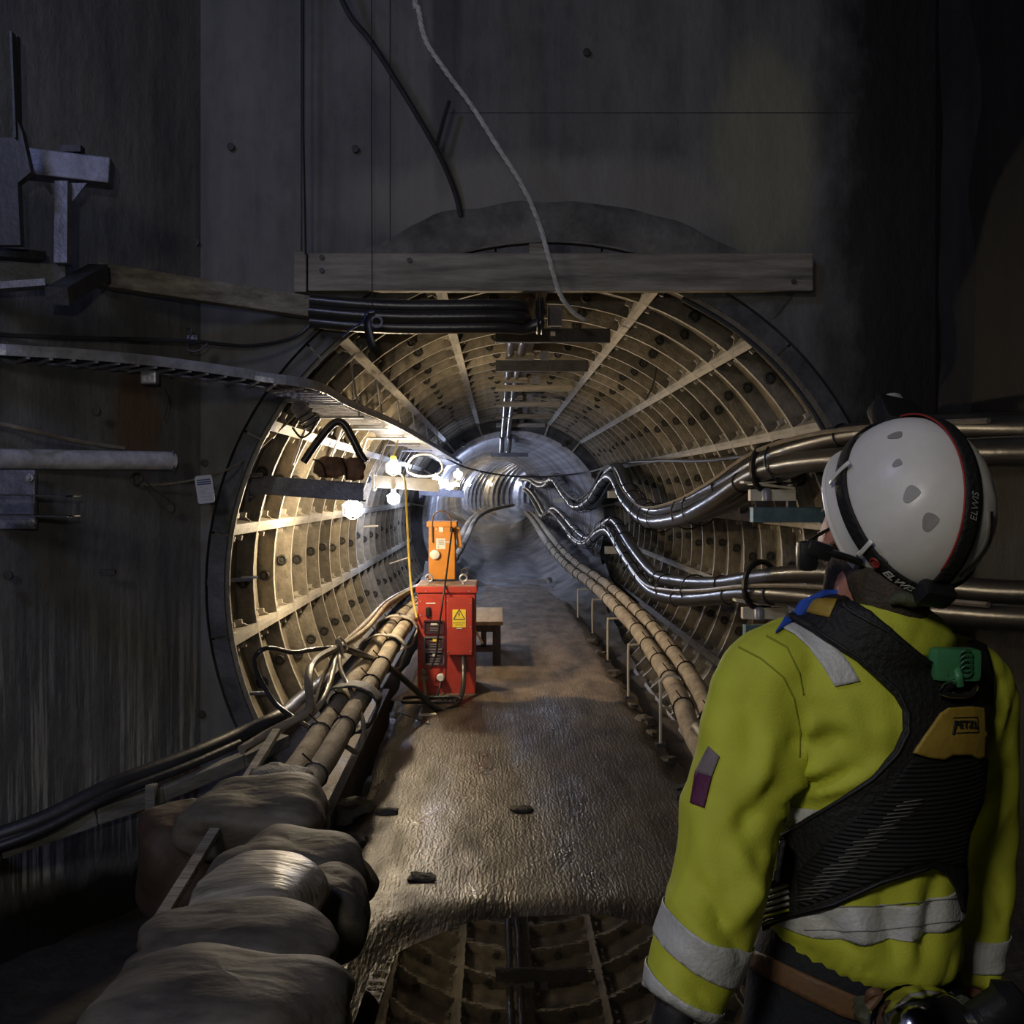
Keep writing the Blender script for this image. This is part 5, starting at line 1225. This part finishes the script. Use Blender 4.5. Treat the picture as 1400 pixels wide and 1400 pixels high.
isL = lambda p: min((p - q).length for q in LAX) < .090 and p.x < W(1063 - max(0, (1.1 - p.z)) * 110, 0, 1.58).x
isR = lambda p: min((p - q).length for q in RAX) < .068 and p.y > 1.66 and p.x > W(1300, 0, 1.76).x
isT = lambda p: not isL(p) and not (isR(p) and p.x > W(1322, 0, 1.7).x)
band('reflective_band', [plane_px((903, 1232), (1022, 1290), 1.5, (960, 1200)), plane_px((896, 1275), (1012, 1338), 1.5, (950, 1390))], 'reflective', jacket, isL)
band('reflective_band', [plane_px((892, 1322), (975, 1368), 1.48, (930, 1290)), plane_px((878, 1362), (970, 1396), 1.48, (920, 1440))], 'reflective', jacket, isL)
band('reflective_band', [plane_px((1310, 1268), (1360, 1270), 1.76, (1330, 1200)), plane_px((1305, 1306), (1356, 1310), 1.76, (1330, 1350))], 'reflective', jacket, isR)
band('reflective_band', [plane_px((1290, 1345), (1350, 1342), 1.74, (1320, 1300)), plane_px((1290, 1375), (1350, 1372), 1.74, (1330, 1400))], 'reflective', jacket, isR)
band('reflective_band', [plane_px((1070, 1232), (1310, 1219), 1.55, (1190, 1180)), plane_px((1090, 1278), (1310, 1263), 1.55, (1190, 1330))], 'reflective', jacket, isT)
band('reflective_band', [plane_px((1040, 1122), (1110, 1108), 1.55, (1080, 1080)), plane_px((1040, 1152), (1110, 1140), 1.55, (1080, 1190)), (W(1120, 1100, 1.6), Vector((1, 0, 0)))], 'reflective', jacket, isT)

# ---------------------------------------------------------------- pieces draped on the jacket from outlines
CAMP = Vector((0, 0, CAMZ))
def smooth_outline(pts, n=4, closed=True):
    v = catmull([Vector((p[0], p[1], 0)) for p in pts], n, closed); return [(q.x, q.y) for q in v]
def drape(name, outline, m, parent, off=.004, th=.004, step=5.0, bvh=None, label=None, fallback=1.52, smooth=True, curve=0):
    bv = bvh or BV; pts = smooth_outline(outline, curve) if curve else [tuple(p) for p in outline]
    dense = []
    for i in range(len(pts)):
        a, b = pts[i], pts[(i + 1) % len(pts)]; k = max(1, int(math.dist(a, b) / step))
        dense += [(a[0] + (b[0] - a[0]) * j / k, a[1] + (b[1] - a[1]) * j / k) for j in range(k)]
    nb = len(dense); xs = [p[0] for p in dense]; ys = [p[1] for p in dense]
    inner = []
    y = min(ys) + step
    def inside(px, py):
        c = False; j = nb - 1
        for i in range(nb):
            if (dense[i][1] > py) != (dense[j][1] > py) and px < (dense[j][0] - dense[i][0]) * (py - dense[i][1]) / (dense[j][1] - dense[i][1]) + dense[i][0]: c = not c
            j = i
        return c
    while y < max(ys):
        x = min(xs) + step
        while x < max(xs):
            if inside(x, y) and min((x - p[0]) ** 2 + (y - p[1]) ** 2 for p in dense) > (step * .55) ** 2: inner.append((x, y))
            x += step
        y += step
    vs2, es, fcs, *_ = delaunay_2d_cdt([Vector(p) for p in dense + inner], [(i, (i + 1) % nb) for i in range(nb)], [], 1, 1e-5)
    out = []; last = None; hits = []
    for p in vs2:
        d = (W(p[0], p[1], 1.5) - CAMP).normalized(); h = bv.ray_cast(CAMP, d)
        hits.append(None if h[0] is None else (h[0], h[1]))
    for p, h in zip(vs2, hits):
        d = (W(p[0], p[1], 1.5) - CAMP).normalized()
        if h is None:
            j = min((k for k in range(len(hits)) if hits[k]), key=lambda k: (vs2[k] - p).length, default=None)
            if j is None: q = W(p[0], p[1], fallback); n_ = Vector((0, -1, 0))
            else: q = W(p[0], p[1], hits[j][0].y); n_ = Vector((0, -1, 0))
        else: q, n_ = h
        if n_.dot(d) > 0: n_ = -n_
        n_ = (n_ + Vector((0, -1, 0)) * .6).normalized()
        out.append(q + n_ * off)
    me = bpy.data.meshes.new(name); me.from_pydata([tuple(q) for q in out], [], [tuple(f) for f in fcs])
    bm = bmesh.new(); bm.from_mesh(me); bmesh.ops.recalc_face_normals(bm, faces=bm.faces[:])
    av = sum((f.normal.y for f in bm.faces))
    if av > 0: bmesh.ops.reverse_faces(bm, faces=bm.faces[:])
    bmesh.ops.smooth_vert(bm, verts=[v for v in bm.verts if not v.is_boundary], factor=.5, use_axis_x=True, use_axis_y=True, use_axis_z=True)
    bm.to_mesh(me); bm.free()
    o = put(me, name, m, parent, label, smooth); s_ = o.modifiers.new('s', 'SOLIDIFY'); s_.thickness = th; s_.offset = 1
    return o
def line_px(pts, wd):
    """thin ribbon outline about a pixel polyline"""
    L_, R_ = [], []
    for i, p in enumerate(pts):
        a = pts[max(0, i - 1)]; b = pts[min(len(pts) - 1, i + 1)]; dx, dy = b[0] - a[0], b[1] - a[1]; l = math.hypot(dx, dy) or 1
        L_.append((p[0] - dy / l * wd / 2, p[1] + dx / l * wd / 2)); R_.append((p[0] + dy / l * wd / 2, p[1] - dx / l * wd / 2))
    return L_ + R_[::-1]
mat('seam', (.30, .33, .02), .8, 0, .2)
drape('reflective_band', [(1066, 858), (1090, 852), (1108, 856), (1140, 882), (1160, 905), (1175, 931), (1160, 935), (1141, 939), (1125, 912), (1105, 886), (1085, 868)], 'reflective', jacket, .003, .0016)
drape('seam', line_px([(1010, 885), (1040, 900), (1070, 925), (1085, 955), (1094, 1000), (1092, 1035)], 2.2), 'seam', jacket, .0015, .001, 3)
drape('seam', line_px([(1048, 870), (1075, 885), (1092, 920), (1098, 950)], 2), 'seam', jacket, .0015, .001, 3)
mat('stitch', (.22, .22, .22), .8, 0, .2)
drape('stitch_line', line_px([(1078, 1240), (1190, 1238), (1308, 1226)], 1.2), 'stitch', jacket, .0048, .0006, 3)
drape('stitch_line', line_px([(1100, 1270), (1190, 1272), (1308, 1257)], 1.2), 'stitch', jacket, .0048, .0006, 3)
drape('arm_patch', [(970, 1020), (984, 1034), (974, 1062), (952, 1056)], 'patch_grey', jacket, .003, .0015, label='grey upper half of the sleeve badge')
drape('arm_patch', [(952, 1056), (974, 1062), (963, 1105), (945, 1098)], 'purple', jacket, .003, .0015, label='purple lower half of the sleeve badge')
# collar: blue undershirt and yellow stand collar
drape('blue_collar', [(1060, 868), (1078, 842), (1100, 818), (1125, 806), (1150, 806), (1165, 812), (1140, 818), (1115, 826), (1090, 848)], 'blue_collar', person, .002, .006, fallback=1.56, label='blue undershirt collar')
cl_ = [(W(1186, 822, 1.62), AXR * .078, AXB * .080), (W(1196, 845, 1.63), AXR * .105, AXB * .098), (W(1200, 868, 1.64), AXR * .125, AXB * .108), (W(1200, 890, 1.64), AXR * .128, AXB * .105)]
put(union_mesh([ringloft(cl_)], .007, 2, folds), 'collar', 'hivis', jacket)
cm = union_mesh([ringloft(torso_secs(tors)), limb(LARM, LRAD), limb(RARM, RRAD), ringloft(cl_)], .010, 4)
BC = BVHTree.FromPolygons([v.co.copy() for v in cm.vertices], [tuple(p.vertices) for p in cm.polygons])
# harness
harness = thing('harness', None, None, (.60, 1.55, .9)); harness.parent = person; harness.location = Vector((.60, 1.55, .9)) - WO[person.name]

HO = [(1074, 848), (1088, 832), (1110, 822), (1150, 822), (1190, 838), (1215, 858), (1232, 874), (1252, 890), (1270, 902), (1285, 905), (1300, 890), (1325, 880), (1340, 886), (1349, 918), (1352, 968), (1342, 1014),
      (1343, 1045), (1340, 1076), (1327, 1108), (1315, 1138), (1311, 1168), (1313, 1210), (1309, 1245), (1300, 1212), (1286, 1190), (1268, 1183), (1246, 1188), (1199, 1207), (1168, 1222), (1138, 1238), (1087, 1253), (1045, 1269), (1040, 1261), (1052, 1207), (1062, 1150), (1068, 1143),
      (1107, 1115), (1145, 1091), (1188, 1060), (1219, 1024), (1231, 997), (1230, 970), (1218, 950), (1195, 928), (1168, 903), (1138, 884), (1107, 866)]
drape('back_webbing', HO, 'webbing', harness, .007, .007, 6, BC)
MW = MATS['webbing'].copy(); MW.name = 'mesh_webbing'; MATS['mesh_webbing'] = MW
nt = MW.node_tree; N = nt.nodes; L = nt.links; b = N['Principled BSDF']
tc = N.new('ShaderNodeTexCoord'); wv = N.new('ShaderNodeTexWave'); wv.bands_direction = 'Z'; wv.inputs['Scale'].default_value = 46; wv.inputs['Distortion'].default_value = 1.2
L.new(tc.outputs['Object'], wv.inputs['Vector']); bp = N.new('ShaderNodeBump'); bp.inputs['Strength'].default_value = .8; bp.inputs['Distance'].default_value = .004
L.new(wv.outputs['Fac'], bp.inputs['Height']); L.new(bp.outputs[0], b.inputs['Normal'])
drape('mesh_panel', [(1240, 1035), (1338, 1035), (1334, 1080), (1318, 1120), (1306, 1180), (1270, 1172), (1240, 1178), (1196, 1198), (1150, 1216), (1096, 1238), (1094, 1190), (1130, 1150), (1180, 1105), (1215, 1070)], 'mesh_webbing', harness, .0145, .002, 6, BC)
random.seed(3)
for k in range(26):
    y = 1090 + k * 5.4; xc = 1242 - (y - 1090) * 1.03; w_ = random.uniform(10, 22)
    drape('webbing_slit', line_px([(xc - w_, y + 2), (xc + w_, y - 1.5)], 1.6), 'seam' if False else 'webbing_slit' if 'webbing_slit' in MATS else mat('webbing_slit', (.11, .11, .09), .7, 0, .3), harness, .0168, .0008, 6, BC)
for k in range(6):
    y = 1212 + k * 8.5; drape('webbing_slit', line_px([(1058 - k * 2, y + 6), (1084, y - 6)], 5.0 - .4 * k), 'reflective' if k < 4 else 'hivis', harness, .0150, .0012, 5, BC, label='pale band showing through the webbing' if k < 4 else None)
for ln in ([(1110, 862), (1170, 898), (1222, 945), (1236, 975), (1236, 1000), (1222, 1028), (1190, 1062), (1108, 1118), (1066, 1148)], [(1150, 830), (1210, 862), (1262, 905)], [(1050, 1258), (1140, 1232), (1200, 1202), (1262, 1182)]):
    drape('edge_binding', line_px(ln, 4), 'webbing_edge', harness, .0145, .002, 5, BC)
drape('olive_patch', [(1110, 826), (1145, 828), (1138, 846), (1118, 842), (1098, 842)], 'tab_yellow', harness, .0145, .002, 4, BC, label='mustard cloth showing in the shoulder strap')
drape('yellow_tab', [(1239, 1025), (1262, 992), (1274, 974), (1284, 967), (1310, 965), (1328, 967), (1331, 976), (1333, 1000), (1330, 1030), (1322, 1034), (1312, 1028), (1290, 1028), (1278, 1034), (1258, 1031)], 'tab_yellow', harness, .018, .005, 4, BC, label='mustard yellow harness tab with black lettering')
def drape_text(s, cpx, cpy, wpx, m, parent, off, bvh, rot=0, shear=0, bold=0.0, nm='lettering', hscale=1.0):
    cu = bpy.data.curves.new(nm, 'FONT'); cu.body = s; cu.size = 1; cu.align_x = 'CENTER'; cu.align_y = 'CENTER'; cu.shear = shear; cu.offset = bold
    o = bpy.data.objects.new('tmp', cu); COL.objects.link(o); dg = bpy.context.evaluated_depsgraph_get(); me = bpy.data.meshes.new_from_object(o.evaluated_get(dg)); bpy.data.objects.remove(o)
    xs = [v.co.x for v in me.vertices]; sc_ = wpx / (max(xs) - min(xs)); cx_ = (max(xs) + min(xs)) / 2; ca, sa = cos(R(rot)), sin(R(rot))
    for v in me.vertices:
        x, y = (v.co.x - cx_) * sc_, v.co.y * sc_ * hscale; px, py = cpx + x * ca + y * sa, cpy - (-x * sa + y * ca)
        d = (W(px, py, 1.5) - CAMP).normalized(); h = bvh.ray_cast(CAMP, d)
        q = h[0] if h[0] is not None else W(px, py, 1.53); n_ = h[1] if h[1] is not None else Vector((0, -1, 0)); n_ = n_ if n_.dot(d) < 0 else -n_; n_ = (n_ + Vector((0, -1, 0)) * .6).normalized(); v.co = q + n_ * off
    oo = put(me, nm, m, parent, smooth=False); s_ = oo.modifiers.new('s', 'SOLIDIFY'); s_.thickness = .0008; s_.offset = 0
    return oo
drape_text('PETZL', 1304, 989, 29, 'webbing', harness, .0265, BC, bold=.02, hscale=1.25)
drape('lettering', line_px([(1291, 984), (1288, 1002)], 3.0), 'webbing', harness, .0245, .001, 3, BC)
drape('lettering', line_px([(1288, 980), (1318, 979), (1320, 999), (1292, 1000)], 1.0), 'webbing', harness, .0240, .001, 3, BC)
# green case, cord, carabiner, ring
def surf(px, py, off):
    d = (W(px, py, 1.5) - CAMP).normalized(); h = BC.ray_cast(CAMP, d); q = h[0] if h[0] else W(px, py, 1.55)
    return q - d * off
RZ = Matrix.Rotation(R(8), 3, 'Z')
gc = surf(1304, 908, .045); MB().box(gc, (.076, .030, .050), RZ @ Matrix.Rotation(R(2), 3, 'Y'), bev=.009).build('green_case', 'case_green', harness, True, label='green plastic case clipped to the back of the harness')
b = MB()
for k in range(4): b.torus(gc + Vector((.010, -.019, .016 - k * .008)), .009, .0014, (0, 1, .2), 12, 5)
b.build('case_buckle', 'case_green_dark', harness, True, label='darker green buckle')
b = MB(); b.add([gc + Vector((-.026, -.0175, -.016)), gc + Vector((-.014, -.0175, -.016)), gc + Vector((-.017, -.0175, -.006))] + [gc + Vector((-.026, -.0165, -.016)), gc + Vector((-.014, -.0165, -.016)), gc + Vector((-.017, -.0165, -.006))], [(0, 1, 2), (3, 4, 5), (0, 1, 4, 3), (1, 2, 5, 4), (2, 0, 3, 5)])
b.build('case_mark', 'case_green_dark', harness)
b = MB(); b.tube(catmull([surf(1309, 912, .064), surf(1311, 925, .068), surf(1313, 938, .055)], 4), .0055, 8, flat=.5); b.build('green_cord', 'case_green', harness, True)
b = MB(); b.tube(catmull([surf(1308, 930, .05), surf(1294, 937, .052), surf(1285, 947, .045)], 5), .0042, 8); b.tube(catmull([surf(1286, 946, .04), surf(1300, 950, .045), surf(1322, 950, .048), surf(1330, 945, .045), surf(1338, 930, .035), surf(1338, 918, .03)], 5), .005, 8)
b.build('carabiner', 'chrome', harness, True, label='worn metal carabiner')
b = MB(); b.tube(catmull([surf(1340, 930, .03), surf(1347, 950, .022), surf(1345, 972, .018)], 5), .006, 8); b.build('attachment_ring', 'webbing_edge', harness, True)
# belt
drape('leather_belt', [(1028, 1296), (1060, 1310), (1110, 1333), (1160, 1355), (1192, 1368), (1184, 1396), (1150, 1386), (1100, 1362), (1055, 1338), (1020, 1320)], 'leather', person, .006, .004, 6, BT, label='brown leather belt sagging at the back')
t = thing('metal_canister', 'shiny round metal canister in olive cloth hanging at the worker\'s belt', 'canister', W(1272, 1420, 1.44))
b = MB(); b.lathe([(.0, .062), (.030, .058), (.055, .044), (.070, .022), (.075, .0), (.075, -.03), (.06, -.07)][::-1], W(1272, 1425, 1.44), (.10, -.75, .65), 28); b.build('canister_body', 'chrome', t, True)
b = MB()
for k, r_ in enumerate((.078, .070, .056)): b.torus(W(1272, 1425, 1.44) + Vector((.10, -.75, .65)) * (-.02 + k * .022), r_, .0045, (.10, -.75, .65), 28, 6)
b.build('canister_rim', 'chrome', t, True)
b = MB(); b.lathe([(.03, 0), (.034, .01), (.030, .06), (.036, .07), (.02, .09)], W(1330, 1412, 1.46), (.5, -.1, .5), 14); b.build('canister_cap', 'black_plastic', t, True)
for k in range(6):
    blob('cloth_fold', W(1195 + k * 24, 1388 - 14 * sin(k * .55 + .3), 1.50), (.055, .05, .038), 'olive_cloth', seed=60 + k, amp=.35, parent=t, nu=18, nv=12)
b = MB(); b.tube(catmull([W(1186, 1372, 1.50), W(1190, 1358, 1.48), W(1202, 1357, 1.48), W(1196, 1368, 1.48), W(1187, 1378, 1.48)], 5), .006, 8); b.build('leather_loop', 'leather', t, True)

# ---------------------------------------------------------------- helmet
def hz(f, s_, u): return HH + fv * f + sv * s_ + uv * u
def dome(az, el, k=1.0):
    """az from the front towards the left, el up from the rim plane"""
    f = cos(el) * cos(az); s_ = cos(el) * sin(az); u = sin(el)
    e = 1 + .02 * cos(2 * az)
    return hz(f * LF * k * e, s_ * WS * k * e, (u * HT if u > 0 else u * HT * .8) * k)
helmet = MB(); nu, nv = 72, 30
def rim_el(az):   # lower edge: drops at the back and over the ears, lifts in between
    return -.40 - .03 * cos(az * 2) - .22 * max(0, -cos(az)) + .12 * max(0, cos(az)) - .16 * math.exp(-((abs(math.degrees(az) % 360 - 180) - 52) / 32) ** 2)
vs = []
for j in range(nv + 1):
    for i in range(nu):
        az = 2 * pi * i / nu; e0 = rim_el(az); t_ = j / nv; el = e0 + (pi / 2 - e0) * t_
        k = 1 + .10 * max(0, 1 - t_ * 9) ** 1.5
        # moulded flutes on the crown
        k += .012 * math.exp(-((abs(math.degrees(az) % 360 - 180) - 48) / 9) ** 2) * max(0, min(1, (t_ - .25) * 4)) * max(0, min(1, (.85 - t_) * 5))
        k -= .010 * math.exp(-((abs(math.degrees(az) % 360 - 180) - 66) / 7) ** 2) * max(0, min(1, (t_ - .2) * 4)) * max(0, min(1, (.8 - t_) * 5))
        vs.append(dome(az, el, k))
fs = [(j * nu + i, j * nu + (i + 1) % nu, (j + 1) * nu + (i + 1) % nu, (j + 1) * nu + i) for j in range(nv) for i in range(nu)]
helmet.add(vs, fs)
ho = helmet.build('helmet', 'helmet_white', person, True, label='white climbing style safety helmet')
for v in (ho.modifiers.new('s', 'SOLIDIFY'),): v.thickness = .004; v.offset = -1
edge = MB(); edge.tube([dome(2 * pi * i / nu, rim_el(2 * pi * i / nu), 1.10) for i in range(nu)], .0045, 6, closed=True)
edge.build('rim_edge', 'helmet_white', ho, True)
BHm = BVHTree.FromPolygons([q.copy() for q in helmet.v], helmet.f)
def hband(name, path, wd, m, off=.003, th=.0025, nrm_up=None):
    """strap lying on the shell: path of points, width across"""
    P_ = path; mb = MB(); vs = []
    for i, p in enumerate(P_):
        tdir = (P_[min(i + 1, len(P_) - 1)] - P_[max(i - 1, 0)]).normalized(); n_ = (p - HH).normalized(); cr = tdir.cross(n_).normalized()
        for k in range(5):
            q = p + cr * wd * (k / 4 - .5); loc, nn, *_ = BHm.find_nearest(q); 
            if nn.dot(loc - HH) < 0: nn = -nn
            vs.append(loc + nn * off)
    fs = [(i * 5 + k, i * 5 + k + 1, (i + 1) * 5 + k + 1, (i + 1) * 5 + k) for i in range(len(P_) - 1) for k in range(4)]
    mb.add(vs, fs); o = mb.build(name, m, ho, True); s_ = o.modifiers.new('s', 'SOLIDIFY'); s_.thickness = th; s_.offset = 0
    return o
bandp = [dome(2 * pi * i / 80, -.02 + .25 * cos(2 * pi * i / 80), 1.0) for i in range(81)]
hband('lamp_strap', bandp, .026, 'webbing', .0045)
hband('lamp_strap', [dome(0, R(12 + 168 * i / 50), 1.0) if 12 + 168 * i / 50 <= 90 else dome(pi, R(180 - (12 + 168 * i / 50)), 1.0) for i in range(51)], .026, 'webbing', .0055)
hband('strap_edge', [dome(0, R(20 + 150 * i / 50), 1.0) + sv * .0138 if 20 + 150 * i / 50 <= 90 else dome(pi, R(180 - (20 + 150 * i / 50)), 1.0) + sv * .0138 for i in range(51)], .0022, 'dark_red', .0055)
# clips holding the strap
for az in (R(75), R(128)):
    e_ = -.02 + .25 * cos(az)
    hband('strap_clip', [dome(az, e_ - .20 + .4 * i / 6, 1.0) for i in range(7)], .007, 'helmet_white', .009, .003)
# vents
def vent(az, el, pts, m='vent_grey'):
    c = dome(az, el); n_ = (c - HH).normalized(); x = n_.cross(uv).normalized(); x = -x if x.dot(fv) < 0 else x; y = n_.cross(x); y = -y if y.dot(uv) < 0 else y
    ctr = []; mb = MB(); vs = []
    outl = catmull([Vector((p[0], p[1], 0)) for p in pts], 4, True)
    for q in outl:
        p = c + x * q.x * .001 + y * q.y * .001; loc, nn, *_ = BHm.find_nearest(p); nn = nn if nn.dot(loc - HH) > 0 else -nn; vs.append(loc + nn * .0012)
    cc = sum(vs, Vector()) / len(vs); k = len(vs); mb.add(vs + [cc], [(i, (i + 1) % k, k) for i in range(k)])
    o = mb.build('vent', m, ho); s_ = o.modifiers.new('s', 'SOLIDIFY'); s_.thickness = .001
for (az, el, sz) in ((148, 33, 1.0), (124, 38, 1.0), (95, 42, .55), (62, 45, .8), (140, 4 - 14, .8)):
    vent(R(az), R(el), [(-9 * sz, 11 * sz), (8 * sz, 12 * sz), (11 * sz, 2 * sz), (2 * sz, -13 * sz), (-7 * sz, -10 * sz)])
# lettering on the lamp strap
def htext(s, az0, el, wd, m, flip=1, up=None, off=.0085, bold=.01):
    cu = bpy.data.curves.new('lettering', 'FONT'); cu.body = s; cu.size = 1; cu.align_x = 'CENTER'; cu.align_y = 'CENTER'; cu.shear = .2; cu.offset = bold
    o = bpy.data.objects.new('tmp', cu); COL.objects.link(o); dg = bpy.context.evaluated_depsgraph_get(); me = bpy.data.meshes.new_from_object(o.evaluated_get(dg)); bpy.data.objects.remove(o)
    xs = [v.co.x for v in me.vertices]; sc_ = wd / (max(xs) - min(xs))
    c = dome(az0, el); n_ = (c - HH).normalized()
    tdir = (dome(az0 + .02, -.02 + .25 * cos(az0 + .02)) - dome(az0, -.02 + .25 * cos(az0))).normalized() if up is None else up
    y = n_.cross(tdir).normalized(); y = -y if y.dot(uv if up is None else sv) < 0 else y; x = y.cross(n_)
    for v in me.vertices:
        p = c + x * v.co.x * sc_ + y * v.co.y * sc_; loc, nn, *_ = BHm.find_nearest(p); nn = nn if nn.dot(loc - HH) > 0 else -nn; v.co = loc + nn * off
    oo = put(me, 'lettering', m, ho, smooth=False); s_ = oo.modifiers.new('s', 'SOLIDIFY'); s_.thickness = .0006
a0 = R(148)
htext('ELWIS', a0 + .16, -.02 + .25 * cos(a0 + .16), .052, 'white_plastic')
cE = R(148) - .17; pc = dome(cE, -.02 + .25 * cos(cE)); loc, nn, *_ = BHm.find_nearest(pc); nn = nn if nn.dot(loc - HH) > 0 else -nn
b = MB(); b.torus(loc + nn * .0085, .0075, .0016, nn, 18, 5)
xdir = (dome(cE + .02, -.02 + .25 * cos(cE + .02)) - pc).normalized()
for s_ in (-.0035, 0, .0035): b.beam(loc + nn * .0088 - xdir * .004 + uv * s_, loc + nn * .0088 + xdir * .006 + uv * s_, .0010, .0016)
b.build('emblem', 'dark_red', ho, True, label='round red emblem on the lamp strap')
htext('ELWIS', pi, R(52), .040, 'vent_grey', up=(dome(pi, R(48)) - dome(pi, R(52))).normalized(), off=.0095, bold=0)
# lamp at the front, battery case at the back
fc = dome(0, R(16), 1.10)
MB().box(fc + uv * .006, (.075, .055, .046), Matrix((sv, fv, uv)).transposed(), bev=.010).build('head_lamp', 'black_plastic', ho, True)
b = MB(); b.lathe([(.018, 0), (.022, .004), (.022, .012), (.016, .014)], fc + fv * .022 + uv * .006, fv, 16); b.build('lamp_lens', 'vent_grey', ho, True)
bc = dome(pi, R(-9), 1.09)
MB().box(bc, (.055, .030, .036), Matrix((sv, fv, uv)).transposed(), bev=.009).build('battery_case', 'black_plastic', ho, True)
b = MB(); b.tube(catmull([dome(pi * 1.08, R(5), 1.03), dome(pi * 1.15, R(28), 1.02), dome(pi * 1.16, R(48), 1.02)], 6), .0035, 8); b.build('lamp_wire', 'chrome', ho, True)
hband('reflective_patch', [dome(R(158) + i * .02, R(-13), 1.0) for i in range(12)], .018, 'vent_grey', .004, .001)
# safety glasses and chin strap hardware at the left of the face
g = MB(); g.tube(catmull([hp(.0, .083, .005), hp(.05, .080, .006), hp(.082, .062, .006)], 5), .003, 6); g.build('glasses_arm', 'black_plastic', person, True)
g = MB(); vs = []
g.grid(lambda u, v: hp(.098 - .03 * (abs(u - .5) * 2) ** 2, (u - .5) * .13, -.028 + .05 * v), 14, 6); o = g.build('glasses_lens', 'glass_clear' if 'glass_clear' in MATS else mat('glass_clear', (.5, .5, .52), .1, 0, .05, spec=.8), person, True)
o.modifiers.new('s', 'SOLIDIFY').thickness = .002
g = MB(); g.tube(catmull([hp(-.03, .088, .03), hp(.0, .092, -.02), hp(.03, .080, -.07), hp(.045, .04, -.112)], 6), .005, 8, flat=.4); g.build('chin_strap', 'webbing', person, True)
g = MB(); g.box(W(1103, 760, 1.56), (.030, .03, .046), bev=.010); g.box(W(1118, 752, 1.555), (.04, .026, .026), Matrix.Rotation(.3, 3, 'Y'), bev=.006); g.tube(catmull([W(1112, 752, 1.555), W(1140, 757, 1.55), W(1175, 768, 1.56)], 4), .010, 8, flat=.6); g.build('strap_buckle', 'black_plastic', person, True)
